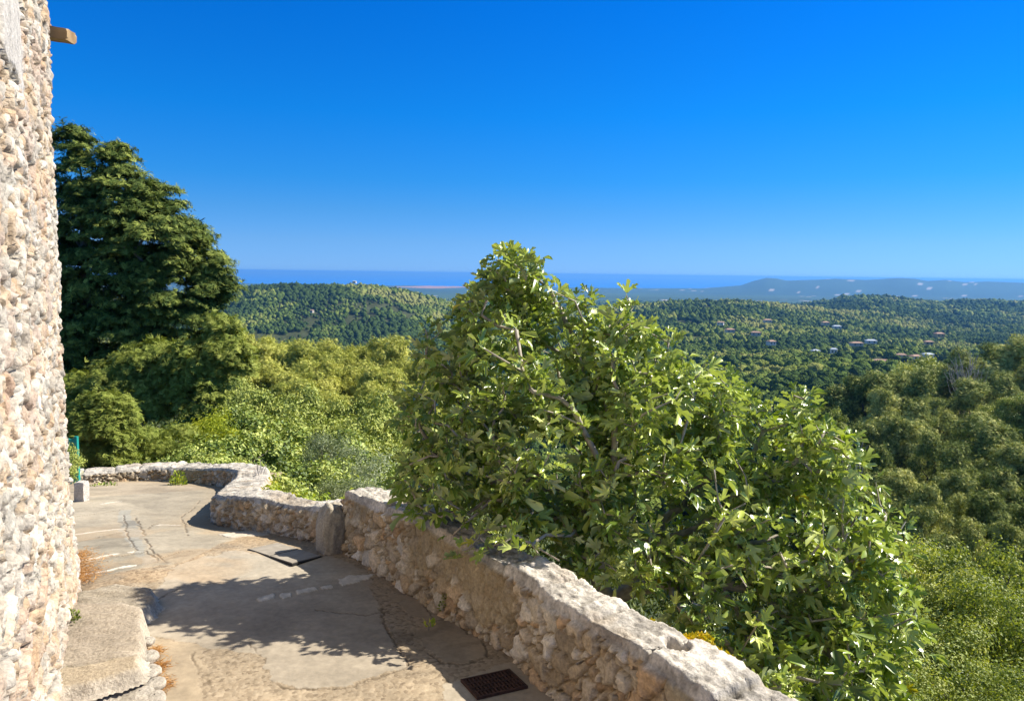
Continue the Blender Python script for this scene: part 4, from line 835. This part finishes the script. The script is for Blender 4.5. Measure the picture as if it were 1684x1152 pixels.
# ------------------------------------------------------------------ shrubs on the slope
BG = [bush(s, [SMALL], .075, M['bush']) for s in (501, 502, 503)]
BV = [bush(s, [SMALL], .115, M['vine'], per=70) for s in (511, 512)]
BS = [bush(s, [SLIM], .085, M['silver'], per=130) for s in (521, 522)]
BF = [bush(s, [SMALL], .042, M['fern'], w=1.7, h=2.3, n=44, per=420, pr=.27, tone=.2) for s in (531, 532, 533)]
BK = bush(534, [SMALL], .05, M['broad'], w=1.7, h=2.2, n=36, per=260, pr=.27, tone=.2)
BM = bush(551, [SLIM], .09, M['mimosa'], per=170); BR = bush(561, FAN, .09, M['cypress'], per=120, name='round_shrub')
slope = [ # proto, px, top py, Y, width px, label
 (BG[0], 330, 700, 13.5, 120, 'dense green shrub rising just behind the curved low wall'), (BG[1], 400, 705, 14, 120, 'leafy green shrub behind the outer bend of the low wall'), (BG[2], 300, 725, 12.6, 90, 'green shrub spilling over the low wall left of the bend'),
 (BG[0], 460, 745, 12.0, 110, None), (BG[1], 520, 750, 12.5, 120, None), (BG[2], 440, 775, 10.5, 100, None), (BG[2], 380, 735, 12.3, 100, None), (BG[1], 350, 748, 11.8, 90, None),
 (BG[0], 480, 690, 17, 120, None), (BG[2], 540, 705, 17, 120, None), (BG[1], 430, 680, 19, 120, None), (BG[1], 370, 660, 19, 110, None), (BG[0], 600, 720, 15, 100, None), (BG[1], 650, 760, 12, 110, None), (BG[0], 690, 790, 10, 110, None),
 (BG[2], 560, 775, 10.6, 110, None), (BG[1], 500, 790, 9.4, 110, None), (BG[0], 620, 800, 9.4, 100, None), (BG[2], 740, 830, 8.5, 110, None),
 (BV[0], 465, 795, 8.5, 90, 'bright vine shrub tumbling on to the low wall by the bend'), (BV[1], 520, 805, 8.0, 90, 'bright yellow-green vine behind the low wall, near the step'), (BV[0], 575, 800, 8.0, 100, 'yellow-green vine creeping behind the corner of the taller parapet'), (BV[1], 640, 805, 7.6, 95, 'yellow-green vine leaves on the parapet left of the fig tree'), (BV[0], 430, 790, 9.2, 60, 'small bright vine beside the outer bend of the low wall'),
 (BS[0], 600, 730, 12.5, 90, 'silvery grey shrub highest on the slope left of the fig tree'), (BS[1], 572, 765, 10.2, 85, 'silver-leaved shrub left of its two silvery neighbours'), (BS[0], 628, 772, 9.6, 80, 'silvery shrub between the vine and the fig tree'), (BS[1], 545, 705, 14, 75, 'small silvery shrub under the green trees of the slope'),
 (BM, 335, 660, 15.5, 72, 'bright yellow-green rounded shrub below the cypress'), (BR, 252, 690, 14, 74, 'round grey-green shrub beside the clipped hedge'),
 (BS[1], 235, 750, 13.5, 60, 'low silvery plant on the terrace by the hedge'), (BS[0], 290, 745, 13.5, 60, 'low silvery plant on the terrace between hedge and bend')]
for pr, a, b_, yy, w_, lab in slope:
    put(pr, a, b_, yy, w_*1.12, lab or 'mid green shrub in the thicket on the slope behind the walls', 'shrubs of the slope' if lab is None else None)
for i, (a, b_, yy, w_) in enumerate([(430, 625, 36, 130), (500, 650, 32, 130), (570, 655, 34, 120), (390, 610, 42, 110), (640, 675, 32, 120), (690, 700, 28, 120), (465, 665, 27, 120), (550, 690, 24, 110), (620, 700, 24, 110), (340, 640, 30, 100), (400, 655, 26, 110), (740, 680, 36, 140), (520, 625, 42, 110), (600, 632, 42, 110)]):
    put(BT[i % 3], a, b_, yy, w_*1.1, 'bushy green broadleaf tree on the slope under the golden pines', 'broadleaf trees of the slope')
# lower right thicket
for i, (a, b_, yy, w_) in enumerate([(1500, 880, 9.5, 130), (1570, 870, 10.5, 140), (1640, 890, 10, 140), (1690, 880, 9, 140), (1540, 930, 8.2, 150), (1620, 950, 8.0, 150), (1690, 960, 7.4, 150), (1500, 990, 7.2, 130), (1580, 1010, 6.8, 150), (1660, 1030, 6.4, 150), (1530, 1060, 6.0, 140), (1610, 1090, 5.7, 150), (1690, 1100, 5.6, 150),
    (1480, 1090, 5.8, 120), (1560, 1130, 5.3, 130), (1440, 900, 9.5, 110), (1450, 1130, 5.0, 110), (1640, 1140, 5.2, 130)]):
    put([BF[0], BF[1], BK, BF[2], BK][i % 5], a, b_, yy, w_*1.35, 'feathery yellow-green shrub in the lower right corner thicket' if i % 5 in (0, 1, 3) else 'darker green shrub within the lower right corner thicket', 'feathery shrubs of the lower right corner')

# clipped cypress hedge on the terrace
def hedge():
    r = np.random.default_rng(601); bl = []
    for a, b_, w_, h_ in [(150, 725, 36, 52), (188, 728, 30, 46), (165, 690, 36, 28), (130, 740, 30, 45), (195, 700, 18, 26)]: bl.append((P(a, b_, 13.), A3([w_*13/F, .42, h_*13/F])))
    C_, D_ = blob_tips(bl, 130, r, .55); base = P(165, 780, 13.); base[2] = float(ground(np.array([base[0]]), np.array([13.]))[0]); root = thing('cypress_hedge', 'dark clipped cypress hedge beyond the far end of the low wall', 'hedge', base)
    V, Fc, A_ = crown_mesh(C_-base, np.full(len(C_), .17)*r.uniform(.8, 1.3, len(C_)), 130, FSPR, .10, r, 1.6, 1.1, .14, .2); link('crown', make_mesh('hedge_crown', V, Fc, False, rnd=A_), M['cypress'], root)
    Vb, Fb_ = skeleton((0, 0, -.2), [(0, 0, .2), (0, 0, .5)], C_-base, r_tip=.006, seg=.3, seed=3); link('trunk', make_mesh('hedge_trunk', Vb, Fb_, True), M['bark'], root)
hedge()
# climbing greenery by the gate
b0 = bush(571, [SMALL], .05, M['bush'], per=120); p = P(118, 800, 9.2); place(b0, (p[0]-.1, 9.2, float(lane(9.2))+EYE), 0, (.3, .3, .55), 'dark ivy growing between the house corner and the gate', None)

# bare and dead trees
def bare(name, label, px, py_top, Y, h, spread, n, seed, mat, r_tip=.01, nseg=.4):
    r = np.random.default_rng(seed); t = P(px, py_top, Y); base = A3([t[0], Y, t[2]-h]); u = unit(n, r)*(.35+.65*r.random(n))[:, None]; tp = A3([0, 0, h*.66])+u*A3([spread, spread, h*.34]); 
    Vb, Fb_ = skeleton((0, 0, -.3), [(spread*.1, 0, h*.3), (-spread*.05, 0, h*.5)], tp, r_tip=r_tip, balance=.9, seg=nseg, seed=seed, wig=.08, expo=.38); root = thing(name, label, 'tree', base); link('trunk', make_mesh(name, Vb, Fb_, True), mat, root)
bare('dead_tree', 'bleached leafless dead tree on the crest of the right-hand wood', 1592, 572, 100, 9.5, 2.8, 150, 71, M['deadwood'], .022, .6)
bare('bare_sapling', 'thin leafless sapling just right of the fig tree', 1410, 700, 30, 4.2, .7, 26, 72, M['deadwood'], .012)
bare('dead_shrub', 'small whitened dead shrub behind the outer bend of the low wall', 424, 745, 9.6, .62, .16, 16, 73, M['deadwood'], .004, .1)

# ------------------------------------------------------------------ small plants and litter
def needles(name, pts, n, spread, label):
    r = np.random.default_rng(n); pos = []
    for a, b_, z, s in pts:
        c_ = PZ(a, b_, z+EYE); q_ = c_+np.stack([r.normal(0, s, n), r.normal(0, s*1.4, n), np.abs(r.normal(0, .006, n))], 1); q_[:, 2] = c_[2]+np.abs(r.normal(0, .008, n))+.006; pos.append(q_)
    pos = np.vstack(pos); d = unit(len(pos), r)*[1, 1, .25]; V, Fc, A_ = foliage([((np.array([[-.035, 0, 0], [.035, 0, 0], [0, 1, 0.]]), np.array([[0, 1, 2]])), pos, rot_from(d, r.random(len(pos))*6.28), r.uniform(.03, .06, len(pos)), r.random(len(pos)))])
    link(name, make_mesh(name, V, Fc, False, rnd=A_), M['straw'], None, label, 'litter', kind='stuff')
needles('pine_needle_litter', [(128, 915, -2.27, .05), (135, 935, -2.24, .06), (145, 948, -2.24, .05), (124, 945, -2.24, .05), (128, 925, -2.25, .06), (252, 1075, -2.19, .02), (258, 1100, -2.19, .025), (262, 1130, -2.19, .03)], 420, .1, 'dry orange needles drifted against the house foot and step')
def weed(px, py, z, w, h, mat, label, seed, name='weed', T=SMALL, size=.02, n=160):
    r = np.random.default_rng(seed); c_ = PZ(px, py, z+EYE); u = np.abs(unit(n, r))*np.sign(r.normal(size=(n, 3))); u[:, 2] = np.abs(u[:, 2]); pos = u*A3([w/2, w/2, h])*(r.random(n)**.5)[:, None]
    root = thing(name, label, 'plant', c_); V, Fc, A_ = foliage([(T, pos, rot_from(u+A3([0, 0, .4]), r.random(n)*6), size*r.uniform(.6, 1.3, n), r.random(n))]); link('leaves', make_mesh(name, V, Fc, False, rnd=A_), mat, root)
    Vb, Fb_ = skeleton((0, 0, -.02), [(0, 0, .01)], pos[::4], r_tip=.0012, seg=.03, seed=seed, sides=3); link('stems', make_mesh(name+'_stems', Vb, Fb_), M['bark'], root)
weed(116, 1022, -2.05, .10, .07, M['bush'], 'small green weed in the joint between house and slab', 81)
weed(98, 1128, -2.10, .22, .07, M['cypress'], 'low grey-green weed at the foot of the house in the bottom left corner', 82, n=500, size=.016)
weed(735, 1000, -2.21, .10, .12, M['cypress'], 'weed tuft at the foot of the parapet beneath the fig tree', 83)
weed(705, 1031, -2.19, .07, .03, M['vine'], 'tiny bright weed in a crack of the lane', 84, n=14, size=.04)
weed(293, 800, -3.16, .22, .25, M['vine'], 'pale self-sown plant at the foot of the far low wall', 85, n=260, size=.04)
weed(170, 808, -3.18, .5, .10, M['bush'], 'dark weeds along the foot of the far low wall', 86, n=400, size=.04)
# yellow stonecrop behind the coping
r = np.random.default_rng(91); pos = []
for a, b_, yy in [(1085, 1045, 3.75), (1110, 1055, 3.68), (1135, 1064, 3.62), (1160, 1074, 3.56), (1180, 1085, 3.50), (1065, 1035, 3.85), (1150, 1055, 3.66), (1195, 1096, 3.42)]:
    c_ = P(a, b_, yy); pos.append(c_+unit(260, r)*A3([.07, .06, .04]))
pos = np.vstack(pos); c_ = pos.mean(0); root = thing('stonecrop', 'yellow stonecrop mat growing against the back of the parapet coping', 'plant', c_)
V, Fc, A_ = foliage([(SMALL, pos-c_, rot_from(unit(len(pos), r)+A3([0, 0, .6]), r.random(len(pos))*6), r.uniform(.014, .032, len(pos)), np.clip(r.normal(.45+.5*(pos[:, 0]-c_[0]), .25), 0, 1))])
link('leaves', make_mesh('stonecrop', V, Fc, False, rnd=A_), M['sedum'], root)
# a soil ledge that the stonecrop grows on
# ------------------------------------------------------------------ houses in the valley
def house_at(px, py, Y, w, d, h, wall, roof, label, rz=0., pool=False):
    t = P(px, py, Y); g = t[2]-h*.5; root = thing('house', label, 'house', (t[0], Y, g)); root.rotation_euler = (0, 0, rz)
    link('wall', make_mesh('wall', *join([box((0, 0, h/2), (w, d, h))])), wall, root)
    e = .5; V = A3([[-w/2-e, -d/2-e, h], [w/2+e, -d/2-e, h], [w/2+e, d/2+e, h], [-w/2-e, d/2+e, h], [-w/2+w*.2, 0, h+d*.22], [w/2-w*.2, 0, h+d*.22], [-w/2-e, -d/2-e, h-.25], [w/2+e, -d/2-e, h-.25], [w/2+e, d/2+e, h-.25], [-w/2-e, d/2+e, h-.25]])
    Fc = A3([[0, 1, 5, 4], [2, 3, 4, 5], [1, 2, 5, 5], [3, 0, 4, 4], [6, 7, 1, 0], [7, 8, 2, 1], [8, 9, 3, 2], [9, 6, 0, 3], [9, 8, 7, 6]])
    me = bpy.data.meshes.new('roof'); me.from_pydata(V.tolist(), [], [list(dict.fromkeys(f)) for f in Fc.tolist()]); me.polygons.foreach_set('use_smooth', np.zeros(len(me.polygons), bool)); me.update(); link('roof', me, roof, root)
    for i in range(max(2, int(w/4))):
        x = -w/2 + w*(i+.5)/max(2, int(w/4)); link('window', make_mesh('window', *box((x, -d/2-.03, h*.55), (1.3, .1, 1.5))), M['glass'], root)
HS = [(1185, 534, 1000, 12, 9, 5, 'render2', 'tile', 'white house highest on the left of the valley'), (1200, 546, 860, 14, 9, 5, 'render1', 'tile', 'cream house below the white one, left of the valley'), (1262, 530, 1050, 16, 10, 5, 'render1', 'tile', 'broad red-roofed house high in the valley'),
 (1243, 551, 820, 14, 9, 5, 'render1', 'tile', 'long cream house left of the valley centre'), (1268, 566, 700, 10, 8, 5, 'render2', 'tile', 'small pale house half hidden by trees below the long cream one'), (1357, 534, 1000, 13, 9, 5, 'render1', 'tile', 'tiled house alone near the top of the valley centre'),
 (1376, 540, 940, 14, 9, 4, 'render2', 'slate', 'blue-roofed house near the top of the valley centre'), (1371, 580, 620, 7, 7, 6, 'render2', 'slate', 'tall white-blue house at the bottom of the valley centre'), (1340, 581, 620, 9, 7, 4, 'render1', 'slate', 'low blue-grey roof left of the tall white-blue house'),
 (1408, 568, 700, 16, 8, 4, 'render1', 'tile', 'long low house right of the tall white-blue house'), (1432, 564, 730, 14, 8, 4, 'render2', 'slate', 'long grey-roofed house right of the long low one'), (1482, 588, 560, 9, 7, 4, 'render1', 'tile', 'left of the two pale houses above the right-hand wood'), (1505, 590, 560, 11, 7, 4, 'render2', 'tile', 'right of the two pale houses above the right-hand wood'),
 (1544, 553, 800, 13, 9, 5, 'render3', 'tile', 'orange-walled house at the right of the valley'), (1527, 566, 700, 10, 7, 4, 'render3', 'tile', 'small ochre house below the orange-walled one'), (1450, 598, 520, 16, 7, 4, 'render1', 'tile', 'lowest long pale house of the valley'), (1332, 590, 560, 9, 7, 4, 'render1', 'tile', 'small tan house low in the valley near the fig tree'), (1525, 587, 580, 11, 7, 4, 'render2', 'slate', 'flat grey-roofed house just above the right-hand wood'),
 (583, 466, 1385, 9, 8, 5, 'render2', 'slate', 'tiny white house on top of the left wooded hill'), (513, 514, 1050, 6, 6, 5, 'render1', 'tile', 'tiny pale house among trees on the left wooded hill')]
for i, (a, b_, yy, w_, d_, h_, wl, rf_, lab) in enumerate(HS): house_at(a, b_-2, yy, w_*.7, d_*.7, h_*.75, M[wl], M[rf_], lab, rz=(i*37 % 50-25)/60)
for i, (a, b_, lab) in enumerate([(1293, 472, 'white building on the far blue hills, left of its neighbour'), (1303, 472.5, 'white building on the far blue hills, right of its neighbour'), (1387, 478, 'long pale building at the foot of the far blue hills'), (1625, 477, 'pale quarry-like building on the far hills near the right edge')]):
    house_at(a, b_, 8900, [45, 55, 70, 45][i], 30, 16, M['render2'], M['render2'], lab)

# ------------------------------------------------------------------ woodland of the valley and hills (one mass)
r = np.random.default_rng(777)
def canopy(nt_, seed):
    rr = np.random.default_rng(seed); nv = max(3, int(math.sqrt(nt_/3.2))+1); nu = max(5, int(nt_/2/(nv-1))); a = np.tile(np.arange(nu)*2*np.pi/nu, nv)+rr.normal(0, .16, nu*nv); b_ = np.repeat(np.linspace(-.35, 1.45, nv), nu)
    D = np.stack([np.cos(a)*np.cos(b_), np.sin(a)*np.cos(b_), np.sin(b_)], 1); V = D*(1+rr.normal(0, .15, nu*nv)+(fbm(D*2.2+seed, 2, seed)-.5)*.6)[:, None]
    i = np.arange(nv-1)[:, None]*nu; j = np.arange(nu)[None]; q = np.stack([(i+j).ravel(), (i+(j+1) % nu).ravel(), (i+nu+(j+1) % nu).ravel(), (i+nu+j).ravel()], 1)
    return V, np.vstack([q[:, [0, 1, 2]], q[:, [0, 2, 3]]])
def leafball(nt_, seed):
    rr = np.random.default_rng(seed); u = unit(nt_, rr); u[:, 2] = np.abs(u[:, 2])*.9+.02; c_ = u*(.5+.55*rr.random(nt_))[:, None]; V, Fc = [], []
    for p_, d_ in zip(c_, u):
        n_ = d_+rr.normal(0, .5, 3); n_ /= np.linalg.norm(n_); x = np.cross(n_, rr.normal(size=3)); x /= np.linalg.norm(x); y = np.cross(n_, x); s = rr.uniform(.6, 1.25)*1.1/math.sqrt(nt_); k = len(V)
        V += [p_-s*1.3*y, p_+s*.5*x, p_+s*1.3*y, p_-s*.5*x]; Fc += [(k, k+1, k+2), (k, k+2, k+3)]
    return A3(V), A3(Fc)
def visible_top(X_, Y_, Z_): # running horizon per column
    return Z_
bands = [(120, 300, 2.6, 160), (300, 700, 2.8, 90), (700, 1150, 3.2, 60), (1150, 1700, 3.9, 44), (1700, 2600, 5.4, 30), (2600, 4200, 8.0, 18)]
# horizon table: highest sight-line slope met nearer than Y, per column
cols = np.linspace(-.6, 1.05, 330); ysam = np.geomspace(90, 4300, 260)
HZ = np.zeros((len(ysam), len(cols))); Cc, Yc_ = np.meshgrid(cols, ysam); zz = (ground((Cc*Yc_).ravel(), Yc_.ravel())-EYE).reshape(Cc.shape)
sl = (zz+4)/Yc_; run = np.maximum.accumulate(sl, axis=0)
specs = []; ntot = 0; hx = np.array([P(h_[0], h_[1], h_[2])[0] for h_ in HS]); hy = np.array([h_[2] for h_ in HS], float)
for (y0, y1, rad, ntri) in bands:
    sp = rad*1.55; area = .79*(y1**2-y0**2); n_ = int(area/(sp*sp)); Yq = np.sqrt(y0**2+(y1**2-y0**2)*r.random(n_)); t_ = r.uniform(-.56, 1.02, n_); Xq = t_*Yq
    g_ = ground(Xq, Yq); hgt_ = rad*r.uniform(.9, 1.7, n_); 
    ii = np.clip(np.searchsorted(ysam, Yq*.985)-1, 0, len(ysam)-1); jj = np.clip(((t_+.6)/1.65*329).astype(int), 0, 329); vis = (g_-EYE+hgt_+rad*1.5)/Yq > run[ii, jj]-.0006
    clear = sstep(.58, .66, fbm(np.stack([Xq/55, Yq/90, Xq*0], 1), 3, 88)) * (Yq > 350); thin = sstep(.50, .62, fbm(np.stack([Xq/28, Yq/40, Xq*0], 1), 2, 99)); vis &= r.random(n_) > np.maximum(clear*.9, thin*.45)
    for a, b_ in zip(hx, hy): vis &= ~((np.abs(Xq-a) < 11) & (Yq > b_-26) & (Yq < b_+9))
    Xq, Yq, g_, hgt_ = Xq[vis], Yq[vis], g_[vis], hgt_[vis]; n_ = len(Xq); ntot += n_
    sn = .5*fbm(np.stack([Xq/60, Yq/60, Xq*0], 1), 3, 90)+.5*fbm(np.stack([Xq/190, Yq/260, Xq*0], 1), 3, 97); sp_ = np.clip((sn-.5)*4.2+.45+r.normal(0, .17, n_) - .38*((Yq > 1650) & (Xq/Yq > .38)) - .3*(Yq > 2600) - .2*((Xq/Yq < -.26) & (Yq > 600)), 0, 1)
    for v_ in range(4):
        k = np.arange(n_) % 4 == v_; T = canopy(ntri, 900+v_+ntri); a = r.random(k.sum())*6.28; Rz = np.zeros((k.sum(), 3, 3)); Rz[:, 0, 0] = np.cos(a); Rz[:, 0, 1] = -np.sin(a); Rz[:, 1, 0] = np.sin(a); Rz[:, 1, 1] = np.cos(a); Rz[:, 2, 2] = 1
        s_ = rad*np.exp(np.clip(r.normal(0, .30, k.sum()), -.75, .5))*(.45+1.05*fbm(np.stack([Xq[k]/90, Yq[k]/130, Xq[k]*0], 1), 2, 95)); sc3 = np.stack([s_, s_, s_*r.uniform(.8, 1.3, k.sum())*(.55 if y0 > 2500 else 1)], 1)
        specs.append((T, np.stack([Xq[k], Yq[k], g_[k]+hgt_[k]*.55], 1), Rz, sc3, sp_[k]))
V, Fc, A_ = foliage(specs); 
link('woodland', make_mesh('woodland', V, Fc, True, rnd=A_), M['wood'], None, 'mass of mixed trees covering the valley and the hills', 'woodland', kind='stuff')

# undergrowth on the near slopes, beneath the trees
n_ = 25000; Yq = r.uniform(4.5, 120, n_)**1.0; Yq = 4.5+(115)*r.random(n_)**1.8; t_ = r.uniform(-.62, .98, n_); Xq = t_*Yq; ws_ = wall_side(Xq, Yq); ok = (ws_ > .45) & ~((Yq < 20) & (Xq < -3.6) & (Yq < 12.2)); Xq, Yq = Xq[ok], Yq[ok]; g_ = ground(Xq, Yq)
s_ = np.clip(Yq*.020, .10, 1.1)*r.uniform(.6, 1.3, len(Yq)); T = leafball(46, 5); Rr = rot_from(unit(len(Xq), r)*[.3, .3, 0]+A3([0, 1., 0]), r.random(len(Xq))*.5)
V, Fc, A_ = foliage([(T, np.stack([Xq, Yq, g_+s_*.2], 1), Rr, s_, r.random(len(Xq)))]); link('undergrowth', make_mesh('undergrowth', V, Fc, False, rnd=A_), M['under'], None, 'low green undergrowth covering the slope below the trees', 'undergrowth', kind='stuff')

# ------------------------------------------------------------------ air
m, n, out = nodes('haze'); pv = N(n, 'VolumePrincipled'); pv.inputs['Color'].default_value = (.16, .47, 1.0, 1); pv.inputs['Density'].default_value = 7.5e-5; pv.inputs['Anisotropy'].default_value = .2
n.links.new(pv.outputs[0], out.inputs['Volume'])
V, Fc = box((0, 22000, (-232+EYE+14)/2), (92000, 50000, 232-EYE+14)); link('haze', make_mesh('haze', V, Fc), m, kind='stuff')
